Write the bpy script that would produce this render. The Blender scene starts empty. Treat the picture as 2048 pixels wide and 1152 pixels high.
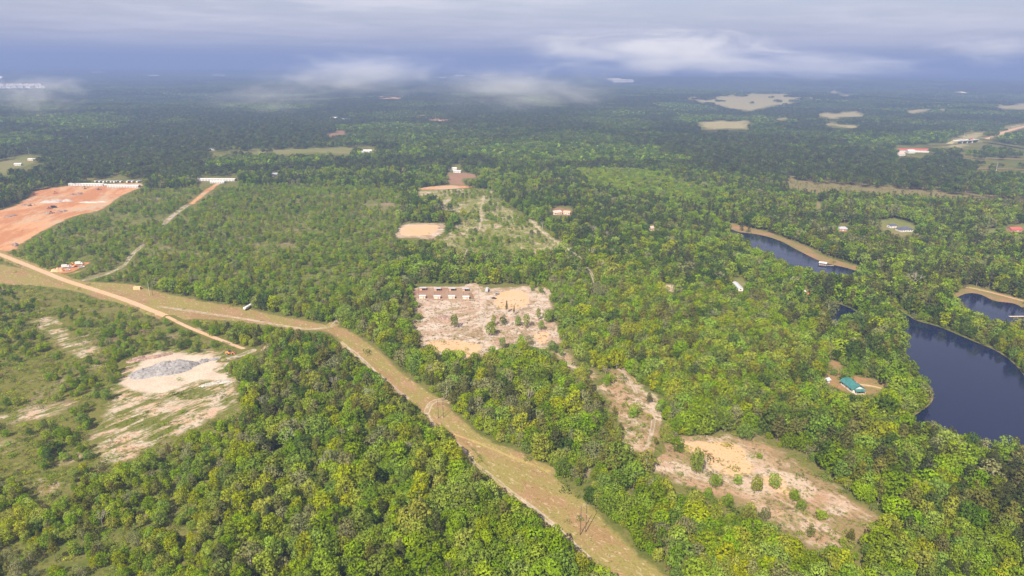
import bpy, bmesh, math, random
import numpy as np
from mathutils import Vector, Matrix

# ---------------------------------------------------------------- camera
PW, PH = 2048, 1152            # the photograph's pixel grid, used to lay the map out
FOC = 1384.0                   # focal length in those pixels
CAM_Z = 200.0
PITCH, ROLL = math.radians(18.0), math.radians(0.50)
sc = bpy.context.scene
C = sc.collection
fwd = np.array([0, math.cos(PITCH), -math.sin(PITCH)])
rt0 = np.array([1.0, 0, 0]); up0 = np.array([0, math.sin(PITCH), math.cos(PITCH)])
rgt = rt0 * math.cos(ROLL) + up0 * math.sin(ROLL)
upv = -rt0 * math.sin(ROLL) + up0 * math.cos(ROLL)
camd = bpy.data.cameras.new('camera'); cam = bpy.data.objects.new('camera', camd); C.objects.link(cam)
camd.sensor_width = 36.0; camd.lens = FOC / PW * 36.0
camd.clip_start = 1.0; camd.clip_end = 120000.0
M = Matrix.Identity(4)
for i in range(3):
    M[i][0] = rgt[i]; M[i][1] = upv[i]; M[i][2] = -fwd[i]
M[2][3] = CAM_Z
cam.matrix_world = M
sc.camera = cam

# ---------------------------------------------------------------- light
SUN_ELEV = math.radians(44.0)
SUN_DIR = np.array([-0.42, -0.907])                       # towards the sun, on the ground
SUN_DIR = SUN_DIR / np.linalg.norm(SUN_DIR)
sund = bpy.data.lights.new('sun', 'SUN'); sun = bpy.data.objects.new('sun', sund); C.objects.link(sun)
sund.energy = 5.0; sund.angle = math.radians(0.6); sund.color = (1.0, 0.91, 0.74)
sv = Vector((SUN_DIR[0] * math.cos(SUN_ELEV), SUN_DIR[1] * math.cos(SUN_ELEV), math.sin(SUN_ELEV)))
sun.rotation_euler = sv.to_track_quat('Z', 'Y').to_euler()

def nd(nt, typ, ins=None, **kw):
    n = nt.nodes.new(typ)
    for k, v in kw.items():
        setattr(n, k, v)
    for k, v in (ins or {}).items():
        s = n.inputs[k]
        if isinstance(v, bpy.types.NodeSocket):
            nt.links.new(v, s)
        else:
            if isinstance(v, tuple) and len(v) == 3 and s.type == 'RGBA':
                v = (*v, 1.0)
            s.default_value = v
    return n
def mth(nt, op, a, b=None, c=None, clamp=False):
    ins = {0: a}
    if b is not None: ins[1] = b
    if c is not None: ins[2] = c
    return nd(nt, 'ShaderNodeMath', ins, operation=op, use_clamp=clamp).outputs[0]
def mixc(nt, f, a, b, mode='MIX'):
    n = nd(nt, 'ShaderNodeMix', data_type='RGBA', blend_type=mode)
    for s, v in zip((n.inputs[0], n.inputs[6], n.inputs[7]), (f, a, b)):
        if isinstance(v, bpy.types.NodeSocket): nt.links.new(v, s)
        else: s.default_value = (*v, 1.0) if isinstance(v, tuple) else v
    return n.outputs[2]
def mapr(nt, v, a, b, c=0.0, d=1.0, smooth=True):
    n = nd(nt, 'ShaderNodeMapRange', {0: v, 1: a, 2: b, 3: c, 4: d})
    n.interpolation_type = 'SMOOTHSTEP' if smooth else 'LINEAR'
    return n.outputs[0]
def noise(nt, vec, scale, detail=3.0, rough=0.55, dist=0.0):
    return nd(nt, 'ShaderNodeTexNoise', {'Vector': vec, 'Scale': scale, 'Detail': detail, 'Roughness': rough, 'Distortion': dist}).outputs[0]

world = bpy.data.worlds.new('World'); sc.world = world; world.use_nodes = True
wt = world.node_tree; wt.nodes.clear()
skyn = nd(wt, 'ShaderNodeTexSky', sky_type='NISHITA')
skyn.sun_disc = False
skyn.sun_elevation = SUN_ELEV
skyn.sun_rotation = math.atan2(SUN_DIR[0], SUN_DIR[1])
skyn.air_density = 1.0; skyn.dust_density = 1.2; skyn.ozone_density = 3.0; skyn.altitude = 200
tc = nd(wt, 'ShaderNodeTexCoord').outputs['Generated']
sep = nd(wt, 'ShaderNodeSeparateXYZ', {0: tc})
# a thin broken cloud sheet high above: the view direction carried up to a flat layer
den = mth(wt, 'ADD', mth(wt, 'ABSOLUTE', sep.outputs[2]), 0.035)
plane = nd(wt, 'ShaderNodeCombineXYZ', {0: mth(wt, 'DIVIDE', sep.outputs[0], den), 1: mth(wt, 'DIVIDE', sep.outputs[1], den), 2: 0.0}).outputs[0]
c1 = noise(wt, plane, 0.22, 5.0, 0.55, 0.4)
c2 = noise(wt, plane, 0.9, 4.0, 0.6, 0.2)
cl = mapr(wt, mth(wt, 'ADD', mth(wt, 'MULTIPLY', c1, 0.75), mth(wt, 'MULTIPLY', c2, 0.25)), 0.40, 0.62)
cloudcol = mixc(wt, cl, (5.5, 5.3, 6.0), (7.8, 7.5, 7.7))
cover = mapr(wt, cl, 0.0, 1.0, 0.62, 0.88, False)
skycol = mixc(wt, cover, skyn.outputs[0], cloudcol)
# the sky pales into haze all round the horizon
low = mth(wt, 'POWER', 2.718, mth(wt, 'MULTIPLY', mth(wt, 'ABSOLUTE', sep.outputs[2]), -17.0))
skycol = mixc(wt, mth(wt, 'MULTIPLY', low, 0.92), skycol, (3.0, 3.15, 4.55))
bg = nd(wt, 'ShaderNodeBackground', {0: skycol, 1: 0.051})
nd_out = nd(wt, 'ShaderNodeOutputWorld', {0: bg.outputs[0]})

sc.view_settings.view_transform = 'Standard'; sc.view_settings.look = 'None'
sc.view_settings.gamma = 1.0; sc.view_settings.use_curve_mapping = False
sc.view_settings.exposure = 1.36
sc.render.engine = 'CYCLES'
cy = sc.cycles
cy.use_denoising = True
cy.max_bounces = 6; cy.diffuse_bounces = 3; cy.transmission_bounces = 3; cy.glossy_bounces = 2
cy.volume_bounces = 2; cy.transparent_max_bounces = 8
cy.caustics_reflective = False; cy.caustics_refractive = False
cy.sample_clamp_indirect = 5.0

rng = np.random.default_rng(7)
random.seed(7)

# ---------------------------------------------------------------- the lie of the land
def vnoise(x, y, s, seed):
    """smooth value noise, 0..1"""
    x = np.asarray(x, float) / s + seed * 17.3; y = np.asarray(y, float) / s - seed * 9.1
    xi = np.floor(x); yi = np.floor(y); fx = x - xi; fy = y - yi
    fx = fx * fx * (3 - 2 * fx); fy = fy * fy * (3 - 2 * fy)
    def h(a, b):
        v = np.sin(a * 127.1 + b * 311.7 + seed * 74.7) * 43758.5453
        return v - np.floor(v)
    return (h(xi, yi) * (1 - fx) + h(xi + 1, yi) * fx) * (1 - fy) + (h(xi, yi + 1) * (1 - fx) + h(xi + 1, yi + 1) * fx) * fy
def height(x, y):
    x = np.asarray(x, float); y = np.asarray(y, float)
    d = np.hypot(x, y)
    r = np.clip((d - 1500) / 2500, 0, 1); r = r * r * (3 - 2 * r)
    far = np.clip((d - 5000) / 6000, 0, 1)
    a = np.sin(x / 410 + y / 530 + 1.3) * 5 + np.sin(x / 690 - y / 340 + .4) * 6 + np.sin(x / 1300 + y / 900 + 2.) * 8
    b = np.sin(y / 1500 + x / 3100 + .7) * 13 + np.sin(x / 2100 - y / 2600 + 3.) * 12
    return r * a + far * b
def ray(px, py):
    u = (np.asarray(px, float) - PW / 2) / FOC; v = (PH / 2 - np.asarray(py, float)) / FOC
    return (fwd[None] + np.atleast_1d(u)[:, None] * rgt[None] + np.atleast_1d(v)[:, None] * upv[None])
def ground_at(px, py):
    """map points of the ground from the photograph's grid: (n,3) world points on the terrain"""
    d = ray(px, py); d[:, 2] = np.minimum(d[:, 2], -0.004)
    z = np.zeros(len(d))
    for _ in range(12):
        t = (z - CAM_Z) / d[:, 2]
        z = 0.5 * z + 0.5 * height(d[:, 0] * t, d[:, 1] * t)
    t = (z - CAM_Z) / d[:, 2]
    x = d[:, 0] * t; y = d[:, 1] * t
    return np.stack([x, y, height(x, y)], 1)
def G(px, py):
    return Vector(ground_at([px], [py])[0])
def to_px(p):
    q = np.asarray(p, float) - np.array([0, 0, CAM_Z])
    zc = q @ fwd
    return PW / 2 + FOC * (q @ rgt) / zc, PH / 2 - FOC * (q @ upv) / zc, zc
def poly(pts):
    pts = np.array(pts, float)
    return ground_at(pts[:, 0], pts[:, 1])[:, :2]
def smooth_ring(p, n=6):
    """closed Catmull-Rom through the points"""
    p = np.asarray(p); m = len(p); out = []
    for i in range(m):
        a, b, c, d = p[i - 1], p[i], p[(i + 1) % m], p[(i + 2) % m]
        for k in range(n):
            t = k / n
            out.append(.5 * ((2 * b) + (-a + c) * t + (2 * a - 5 * b + 4 * c - d) * t * t + (-a + 3 * b - 3 * c + d) * t ** 3))
    return np.array(out)
def smooth_line(p, n=6):
    p = np.asarray(p); q = np.vstack([2 * p[0] - p[1], p, 2 * p[-1] - p[-2]]); out = []
    for i in range(1, len(q) - 2):
        a, b, c, d = q[i - 1], q[i], q[i + 1], q[i + 2]
        for k in range(n):
            t = k / n
            out.append(.5 * ((2 * b) + (-a + c) * t + (2 * a - 5 * b + 4 * c - d) * t * t + (-a + 3 * b - 3 * c + d) * t ** 3))
    out.append(p[-1])
    return np.array(out)
def seg_dist(P, A, B):
    ab = B - A; L = max(ab @ ab, 1e-9)
    t = np.clip(((P - A) @ ab) / L, 0, 1)
    return np.linalg.norm(P - (A + t[:, None] * ab), axis=1)
def line_dist(P, L):
    d = np.full(len(P), 1e9)
    for a, b in zip(L[:-1], L[1:]): d = np.minimum(d, seg_dist(P, a, b))
    return d
def inside(P, R):
    x, y = P[:, 0], P[:, 1]; c = np.zeros(len(P), bool)
    for i in range(len(R)):
        x1, y1 = R[i - 1]; x2, y2 = R[i]
        if y1 == y2: continue
        c ^= ((y1 > y) != (y2 > y)) & (x < (x2 - x1) * (y - y1) / (y2 - y1) + x1)
    return c
def ring_sdf(P, R):
    d = line_dist(P, np.vstack([R, R[:1]]))
    return np.where(inside(P, R), d, -d)

# ---------------------------------------------------------------- mesh helpers
def tag(o, label=None, cat=None, group=None, kind=None):
    if label: o['label'] = label
    if cat: o['category'] = cat
    if group: o['group'] = group
    if kind: o['kind'] = kind
    return o
def link(name, me, parent=None, loc=(0, 0, 0), rz=0.0):
    o = bpy.data.objects.new(name, me); C.objects.link(o)
    o.location = loc; o.rotation_euler = (0, 0, rz)
    if parent: o.parent = parent
    return o
def empty(name, loc=(0, 0, 0), rz=0.0, scale=1.0):
    o = bpy.data.objects.new(name, None); C.objects.link(o)
    o.location = loc; o.rotation_euler = (0, 0, rz); o.scale = (scale,) * 3
    o.empty_display_size = 0.5
    return o
def mesh_np(name, V, F, mats, midx=None, attrs=None):
    """quads or tris given as arrays"""
    V = np.asarray(V, np.float32); F = np.asarray(F, np.int32)
    me = bpy.data.meshes.new(name)
    me.vertices.add(len(V)); me.vertices.foreach_set('co', V.ravel())
    k = F.shape[1]
    me.loops.add(F.size); me.loops.foreach_set('vertex_index', F.ravel())
    me.polygons.add(len(F)); me.polygons.foreach_set('loop_start', np.arange(0, F.size, k, dtype=np.int32))
    me.polygons.foreach_set('loop_total', np.full(len(F), k, np.int32))
    for m in (mats if isinstance(mats, (list, tuple)) else [mats]): me.materials.append(m)
    if midx is not None: me.polygons.foreach_set('material_index', np.asarray(midx, np.int32))
    for nm, (dom, arr) in (attrs or {}).items():
        a = me.attributes.new(nm, 'FLOAT', dom); a.data.foreach_set('value', np.asarray(arr, np.float32).ravel())
    me.update(calc_edges=True)
    return me
class MB:
    """collects simple solids into one mesh"""
    def __init__(s): s.v = []; s.f = []
    def add(s, V, F):
        b = len(s.v); s.v += [tuple(p) for p in V]; s.f += [tuple(i + b for i in q) for q in F]; return s
    def box(s, x0, x1, y0, y1, z0, z1, tx=0.0, ty=0.0):
        V = [(x0, y0, z0), (x1, y0, z0), (x1, y1, z0), (x0, y1, z0),
             (x0 + tx, y0 + ty, z1), (x1 - tx, y0 + ty, z1), (x1 - tx, y1 - ty, z1), (x0 + tx, y1 - ty, z1)]
        return s.add(V, [(3, 2, 1, 0), (4, 5, 6, 7), (0, 1, 5, 4), (1, 2, 6, 5), (2, 3, 7, 6), (3, 0, 4, 7)])
    def tube(s, a, b, r0, r1=None, n=8):
        a = Vector(a); b = Vector(b); r1 = r0 if r1 is None else r1
        q = (b - a).to_track_quat('Z', 'Y'); V = []
        for p, r in ((a, r0), (b, r1)):
            for i in range(n):
                t = 2 * math.pi * i / n
                V.append(p + q @ Vector((math.cos(t) * r, math.sin(t) * r, 0)))
        F = [(i, (i + 1) % n, n + (i + 1) % n, n + i) for i in range(n)]
        F += [tuple(range(n))[::-1], tuple(range(n, 2 * n))]
        return s.add(V, F)
    def prism(s, pts, y0, y1):
        """profile in x,z pulled along y"""
        n = len(pts)
        V = [(x, y0, z) for x, z in pts] + [(x, y1, z) for x, z in pts]
        F = [(i, (i + 1) % n, n + (i + 1) % n, n + i) for i in range(n)]
        F += [tuple(range(n))[::-1], tuple(range(n, 2 * n))]
        return s.add(V, F)
    def prism_x(s, pts, x0, x1):
        n = len(pts)
        V = [(x0, y, z) for y, z in pts] + [(x1, y, z) for y, z in pts]
        F = [(i, (i + 1) % n, n + (i + 1) % n, n + i) for i in range(n)]
        F += [tuple(range(n))[::-1], tuple(range(n, 2 * n))]
        return s.add(V, F)
    def dome(s, c, rx, ry, rz, nu=10, nv=5, full=False):
        V = []; F = []
        lo = -math.pi / 2 if full else 0.0
        for j in range(nv + 1):
            a = lo + (math.pi / 2 - lo) * j / nv
            for i in range(nu):
                t = 2 * math.pi * i / nu
                V.append((c[0] + rx * math.cos(a) * math.cos(t), c[1] + ry * math.cos(a) * math.sin(t), c[2] + rz * math.sin(a)))
        for j in range(nv):
            for i in range(nu):
                F.append((j * nu + i, j * nu + (i + 1) % nu, (j + 1) * nu + (i + 1) % nu, (j + 1) * nu + i))
        return s.add(V, F)
    def mesh(s, name, mat):
        me = bpy.data.meshes.new(name); me.from_pydata(s.v, [], s.f); me.materials.append(mat)
        bm = bmesh.new(); bm.from_mesh(me); bmesh.ops.recalc_face_normals(bm, faces=bm.faces); bm.to_mesh(me); bm.free()
        return me
    def build(s, name, mat, parent=None, loc=(0, 0, 0), rz=0.0):
        return link(name, s.mesh(name, mat), parent, loc, rz)
def copy_tree(o, parent=None):
    c = o.copy(); C.objects.link(c); c.parent = parent
    for ch in list(o.children): copy_tree(ch, c)
    return c

# ---------------------------------------------------------------- materials
def new_mat(name):
    m = bpy.data.materials.new(name); m.use_nodes = True
    nt = m.node_tree; nt.nodes.clear()
    out = nd(nt, 'ShaderNodeOutputMaterial')
    return m, nt, out
def paint(name, col, rough=0.6, var=0.12, scale=0.8, metal=0.0):
    """painted or plain surface with some uneven weathering"""
    m, nt, out = new_mat(name)
    pos = nd(nt, 'ShaderNodeNewGeometry').outputs['Position']
    n = noise(nt, pos, scale, 4.0, 0.6)
    c = mixc(nt, mapr(nt, n, 0.3, 0.75), tuple(x * (1 + var) for x in col), tuple(x * (1 - 1.6 * var) for x in col))
    b = nd(nt, 'ShaderNodeBsdfPrincipled', {'Base Color': c, 'Roughness': rough, 'Metallic': metal})
    nt.links.new(b.outputs[0], out.inputs[0])
    return m

# colour of the wild ground, shared by everything that fades into it
gg = bpy.data.node_groups.new('wild_ground', 'ShaderNodeTree')
gg.interface.new_socket('Color', in_out='OUTPUT', socket_type='NodeSocketColor')
go = gg.nodes.new('NodeGroupOutput')
gp = nd(gg, 'ShaderNodeNewGeometry').outputs['Position']
g1 = noise(gg, gp, 0.012, 4.0, 0.6); g2 = noise(gg, gp, 0.09, 4.0, 0.6); g3 = noise(gg, gp, 0.7, 3.0, 0.6)
gm = mth(gg, 'ADD', mth(gg, 'MULTIPLY', g1, 0.5), mth(gg, 'MULTIPLY', g2, 0.5))
gc = mixc(gg, mapr(gg, gm, 0.38, 0.55), (0.075, 0.092, 0.018), (0.125, 0.118, 0.036))
gc = mixc(gg, mapr(gg, gm, 0.54, 0.66), gc, (0.17, 0.125, 0.07))
gc = mixc(gg, mapr(gg, g3, 0.35, 0.7), gc, mixc(gg, 0.4, gc, (0.03, 0.036, 0.012)))
gg.links.new(gc, go.inputs[0])
def wild(nt):
    return nd(nt, 'ShaderNodeGroup', node_tree=gg).outputs[0]

ZG = {}
def zone_mat(name, veg, soil, soil2=None, cover=0.5, soft=0.08, scale=0.12, stretch=(1, 1), angle=0.0, feather=4.0, fleck=None, fleck_amt=0.3, rough_edge=7.0, fine=1.0, under=None, ruts=None):
    """soil showing through thin vegetation; 'edge' (metres inside the border) fades it into what lies around it.
    cover: how much vegetation; stretch/angle: streaks along the working direction; under: name of the surrounding ground"""
    zg = bpy.data.node_groups.new(name, 'ShaderNodeTree'); ZG[name] = zg
    zg.interface.new_socket('Color', in_out='OUTPUT', socket_type='NodeSocketColor')
    zo = zg.nodes.new('NodeGroupOutput'); nt = zg
    pos = nd(nt, 'ShaderNodeNewGeometry').outputs['Position']
    mp = nd(nt, 'ShaderNodeMapping', {'Vector': pos, 'Rotation': (0, 0, -angle)})
    mp2 = nd(nt, 'ShaderNodeMapping', {'Vector': mp.outputs[0], 'Scale': (1 / stretch[0], 1 / stretch[1], 1)}).outputs[0]
    a = noise(nt, mp2, scale, 5.0, 0.62, 0.3); b = noise(nt, mp2, scale * 6, 4.0, 0.6); big = noise(nt, pos, scale * 0.18, 3.0)
    k = mth(nt, 'ADD', mth(nt, 'ADD', mth(nt, 'MULTIPLY', a, 0.6), mth(nt, 'MULTIPLY', b, 0.25)), mth(nt, 'MULTIPLY', big, 0.3))
    soil = tuple(x * .63 for x in soil); soil2 = tuple(x * .63 for x in soil2) if soil2 else None; veg = tuple(x * .74 for x in veg); fleck = tuple(x * .72 for x in fleck) if fleck else None
    t = 0.575 + (cover - 0.5) * 0.42
    f = mapr(nt, k, t - soft, t + soft, 1.0, 0.0)
    s = soil if soil2 is None else mixc(nt, mapr(nt, noise(nt, pos, scale * 0.5, 4.0, 0.6, 0.5), 0.4, 0.62), soil, soil2)
    c = mixc(nt, f, s, veg)
    n3 = noise(nt, pos, 0.9 * fine, 3.0, 0.65)
    c = mixc(nt, mapr(nt, n3, 0.3, 0.75), c, mixc(nt, 0.28, c, (0.03, 0.025, 0.015)))
    if fleck is not None:
        n4 = noise(nt, mp2, 0.55 * fine, 4.0, 0.7, 0.6)
        c = mixc(nt, mth(nt, 'MULTIPLY', mapr(nt, n4, 0.56, 0.66), fleck_amt), c, fleck)
    nt.links.new(c, zo.inputs[0])
    m, nt, out = new_mat(name)
    pos = nd(nt, 'ShaderNodeNewGeometry').outputs['Position']
    c = nd(nt, 'ShaderNodeGroup', node_tree=zg).outputs[0]
    e = nd(nt, 'ShaderNodeAttribute', attribute_name='edge').outputs['Fac']
    en = noise(nt, pos, 0.14, 4.0, 0.65); en2 = noise(nt, pos, 0.03, 2.0)
    e2 = mth(nt, 'ADD', e, mth(nt, 'MULTIPLY', mth(nt, 'SUBTRACT', mth(nt, 'MULTIPLY', mth(nt, 'ADD', en, en2), 0.5), 0.55), rough_edge * 2.2))
    fe = mapr(nt, e2, 0.0, feather)
    base = nd(nt, 'ShaderNodeGroup', node_tree=ZG[under]).outputs[0] if under else wild(nt)
    if ruts:   # grass left standing between two wheel ruts
        mid_ = mth(nt, 'MULTIPLY', mapr(nt, e, ruts / 2 - .95, ruts / 2 - .5), mapr(nt, en, .38, .56))
        c = mixc(nt, mth(nt, 'MULTIPLY', mid_, .85), c, base)
    c = mixc(nt, fe, base, c)
    n3 = noise(nt, pos, 0.9 * fine, 3.0, 0.65)
    bump = nd(nt, 'ShaderNodeBump', {'Height': n3, 'Strength': 0.5, 'Distance': 0.5})
    bs = nd(nt, 'ShaderNodeBsdfDiffuse', {'Color': c, 'Normal': bump.outputs[0]})
    nt.links.new(bs.outputs[0], out.inputs[0])
    return m

def leaf_mat(name, col, var=0.25, hue=0.03, trans=0.48):
    m, nt, out = new_mat(name)
    oi = nd(nt, 'ShaderNodeObjectInfo').outputs['Random']
    v = nd(nt, 'ShaderNodeAttribute', attribute_name='leaf').outputs['Fac']
    hs = nd(nt, 'ShaderNodeHueSaturation', {'Hue': mapr(nt, oi, 0, 1, 0.5 - hue * 0.5, 0.5 + hue, False),
                                            'Saturation': mapr(nt, mth(nt, 'FRACT', mth(nt, 'MULTIPLY', oi, 7.31)), 0, 1, 0.85, 1.08, False),
                                            'Value': mapr(nt, mth(nt, 'FRACT', mth(nt, 'MULTIPLY', oi, 13.7)), 0, 1, 1 - var, 1 + var, False), 'Color': col})
    c = mixc(nt, 1.0, hs.outputs[0], nd(nt, 'ShaderNodeCombineXYZ', {0: v, 1: v, 2: v}).outputs[0], 'MULTIPLY')
    d = nd(nt, 'ShaderNodeBsdfDiffuse', {'Color': c})
    t = nd(nt, 'ShaderNodeBsdfTranslucent', {'Color': c})
    mx = nd(nt, 'ShaderNodeMixShader', {0: trans, 1: d.outputs[0], 2: t.outputs[0]})
    nt.links.new(mx.outputs[0], out.inputs[0])
    return m
# ---------------------------------------------------------------- ground
def structure(o): o['kind'] = 'structure'; return o
RMAX = 30000.0
na = 360; rr = np.concatenate([[0.0], np.geomspace(60, RMAX, 150)])
ang = np.linspace(0, 2 * np.pi, na, endpoint=False)
X = np.outer(rr[1:], np.sin(ang)).ravel(); Y = np.outer(rr[1:], np.cos(ang)).ravel()
V = np.vstack([[0, 0, 0], np.stack([X, Y, height(X, Y)], 1)])
q = []
I = np.arange(na); J = (I + 1) % na
F = np.concatenate([np.stack([1 + k * na + I, 1 + k * na + J, 1 + (k + 1) * na + J, 1 + (k + 1) * na + I], 1) for k in range(len(rr) - 2)])[:, ::-1]
m, nt, out = new_mat('ground_wild')
pos = nd(nt, 'ShaderNodeNewGeometry').outputs['Position']
dist = nd(nt, 'ShaderNodeVectorMath', {0: pos}, operation='LENGTH').outputs['Value']
wood = mixc(nt, mapr(nt, noise(nt, pos, 0.0016, 5.0, 0.65), 0.42, 0.6), (0.022, 0.036, 0.014), (0.045, 0.060, 0.020))
bs = nd(nt, 'ShaderNodeBsdfDiffuse', {'Color': mixc(nt, mapr(nt, dist, 1800.0, 3500.0), wild(nt), wood)})
nt.links.new(bs.outputs[0], out.inputs[0])
centre = np.stack([np.zeros(na, int), 1 + J, 1 + I, 1 + I], 1)
me = mesh_np('ground', V, F, m)
g = structure(link('ground', me))
bm = bmesh.new(); bm.from_mesh(me); bm.verts.ensure_lookup_table()
for i in range(na): bm.faces.new([bm.verts[0], bm.verts[1 + i], bm.verts[1 + (i + 1) % na]])
bmesh.ops.recalc_face_normals(bm, faces=bm.faces)
bm.to_mesh(me); bm.free()
for p in me.polygons: p.use_smooth = True
if me.polygons[len(me.polygons) // 2].normal.z < 0: me.flip_normals()

CLEAR = []      # (ring in photo pixels, share of trees kept when their crown would stand over it)
WET = []        # pond rings on the map
LIFT = [0.0]
def sheet(name, pts=None, line=None, width=None, z=0.06, cell=2.0, mat=None, pad=5.0, clear=None, lift=0.0, open_px=None, rim=0.0):
    if pts is not None:
        R = smooth_ring(poly(pts), 5); f = lambda P: ring_sdf(P, R); B = R
        if clear is not None:
            q_ = np.array(pts, float); CLEAR.append((q_, max(clear, rim) if rim else clear))
            if rim: CLEAR.append((q_.mean(0) + (q_ - q_.mean(0)) * np.array([.88, .80]), clear))
    else:
        L = smooth_line(poly(line), 6); f = lambda P: width / 2 - line_dist(P, L); B = L
        pad = pad + width / 2
        if clear is not None:
            for a, b in zip(line[:-1], line[1:]):
                a = np.array(a, float); b = np.array(b, float); n = np.array([-(b - a)[1], (b - a)[0]]); n = n / max(np.linalg.norm(n), 1e-6)
                w = open_px or 3.0
                CLEAR.append((np.array([a + n * w, b + n * w, b - n * w, a - n * w]), clear))
    LIFT[0] += 0.0006; lift += LIFT[0]
    x0, y0 = B.min(0) - pad; x1, y1 = B.max(0) + pad
    nx = int((x1 - x0) / cell) + 2; ny = int((y1 - y0) / cell) + 2
    gx, gy = np.meshgrid(x0 + np.arange(nx) * cell, y0 + np.arange(ny) * cell)
    P = np.stack([gx.ravel(), gy.ravel()], 1)
    e = f(P)
    ok = (e > -pad + cell).reshape(ny, nx)
    fk = ok[:-1, :-1] | ok[1:, :-1] | ok[:-1, 1:] | ok[1:, 1:]
    jj, ii = np.nonzero(fk)
    a = jj * nx + ii
    Fq = np.stack([a, a + 1, a + nx + 1, a + nx], 1)
    used, inv = np.unique(Fq, return_inverse=True)
    V = np.column_stack([P[used], height(P[used, 0], P[used, 1]) + z + lift])
    me = mesh_np(name, V, inv.reshape(Fq.shape), mat, attrs={'edge': ('POINT', e[used])})
    return structure(link(name, me))

SAND = (0.60, 0.50, 0.42); PEACH = (0.66, 0.42, 0.26); CLAY = (0.52, 0.215, 0.105); PALECLAY = (0.58, 0.33, 0.20)
DRY = (0.345, 0.218, 0.105); DRYGREEN = (0.27, 0.225, 0.075); LIME = (0.155, 0.150, 0.038); BROWN = (0.20, 0.125, 0.085)
a0 = G(250, 880); a1 = G(420, 810); ROW = math.atan2(a1.y - a0.y, a1.x - a0.x)
a0 = G(900, 850); a1 = G(1250, 1100); STRIP = math.atan2(a1.y - a0.y, a1.x - a0.x)
a0 = G(100, 450); a1 = G(230, 380); LOTDIR = math.atan2(a1.y - a0.y, a1.x - a0.x)

m_strip = zone_mat('mown_grass', DRYGREEN, DRY, (0.40, 0.25, 0.14), cover=0.55, soft=0.07, scale=0.075, stretch=(2.2, 1), angle=STRIP, feather=3.0, rough_edge=6.0, fleck=(0.56, 0.42, 0.31), fleck_amt=0.55)
m_scrub = zone_mat('scrub_ground', LIME, (0.44, 0.34, 0.25), BROWN, cover=0.66, soft=0.07, scale=0.06, stretch=(2, 1), angle=ROW, feather=10.0, rough_edge=20, fleck=(0.05, 0.07, 0.02), fleck_amt=0.5)
m_rows = zone_mat('sand_rows', (0.14, 0.15, 0.035), (0.60, 0.49, 0.40), (0.60, 0.41, 0.30), cover=0.52, soft=0.05, scale=0.16, stretch=(4, 1), angle=ROW, feather=6.0, rough_edge=14, fleck=(0.10, 0.11, 0.03), fleck_amt=0.6, under='scrub_ground')
m_bare = zone_mat('bare_sand', (0.22, 0.19, 0.09), (0.66, 0.56, 0.46), (0.60, 0.49, 0.40), cover=0.14, soft=0.06, scale=0.12, stretch=(3, 1), angle=ROW, feather=4.0, rough_edge=9, under='sand_rows')
m_white = zone_mat('white_sand', (0.30, 0.22, 0.13), (0.66, 0.54, 0.46), (0.52, 0.36, 0.27), cover=0.44, soft=0.07, scale=0.13, stretch=(1.2, 1), angle=0.5, feather=4.0, rough_edge=10.0, fleck=(0.17, 0.12, 0.08), fleck_amt=0.75, fine=0.9)
def peach(nm, under): return zone_mat(nm, (0.50, 0.30, 0.17), (0.72, 0.46, 0.27), (0.70, 0.48, 0.32), cover=0.15, soft=0.1, scale=0.06, feather=2.5, rough_edge=6, under=under)
m_peach = peach('peach_sand', 'white_sand')
m_clay = zone_mat('red_clay', (0.46, 0.205, 0.095), (0.68, 0.37, 0.20), (0.58, 0.42, 0.29), cover=0.47, soft=0.06, scale=0.03, stretch=(3, 1), angle=LOTDIR, feather=4.0, fleck=(0.28, 0.20, 0.16), fleck_amt=0.3)
m_pen = zone_mat('pen_yard', (0.15, 0.14, 0.05), (0.36, 0.20, 0.14), (0.40, 0.28, 0.20), cover=0.25, soft=0.08, scale=0.10, feather=0.8, rough_edge=1.5, under='white_sand')
def road(nm, under): return zone_mat(nm, (0.34, 0.22, 0.13), (0.70, 0.45, 0.28), (0.66, 0.46, 0.32), cover=0.12, soft=0.1, scale=0.08, feather=1.0, rough_edge=0.8, under=under)
m_road = road('dirt_road_surface', 'mown_grass')
def sandtrack(nm, under, k=1.0): return zone_mat(nm, (0.30, 0.23, 0.12), (0.62 * k, 0.50 * k, 0.40 * k), (0.52 * k, 0.44 * k, 0.38 * k), cover=0.26, soft=0.12, scale=0.1, feather=0.8, rough_edge=1.4, under=under, ruts=3.4)
m_track = sandtrack('sand_track', 'mown_grass')
m_track_wood = sandtrack('wood_track', None); m_track_clear = sandtrack('clearing_track', 'white_sand', 1.08); m_track_scrub = sandtrack('scrub_track', 'scrub_ground')
m_field = zone_mat('pasture', (0.33, 0.30, 0.14), (0.45, 0.37, 0.21), None, cover=0.5, soft=0.15, scale=0.012, feather=20.0, rough_edge=70, fine=0.2)
m_fieldgreen = zone_mat('green_field', (0.17, 0.19, 0.055), (0.30, 0.24, 0.12), None, cover=0.6, soft=0.15, scale=0.02, feather=6.0, rough_edge=14, fine=0.3)
m_brownfield = zone_mat('brown_field', (0.26, 0.16, 0.10), (0.36, 0.21, 0.14), None, cover=0.5, soft=0.15, scale=0.03, feather=4.0, rough_edge=8, fine=0.3)
m_bank = zone_mat('pond_bank', (0.20, 0.18, 0.065), (0.36, 0.23, 0.13), (0.42, 0.22, 0.12), cover=0.55, soft=0.12, scale=0.06, feather=2.5, rough_edge=6)
m_ridge = zone_mat('ridge_scrub', (0.22, 0.22, 0.07), (0.58, 0.45, 0.34), None, cover=0.58, soft=0.07, scale=0.06, feather=8.0, rough_edge=16, fleck=(0.06, 0.08, 0.02), fleck_amt=0.5)
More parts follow.
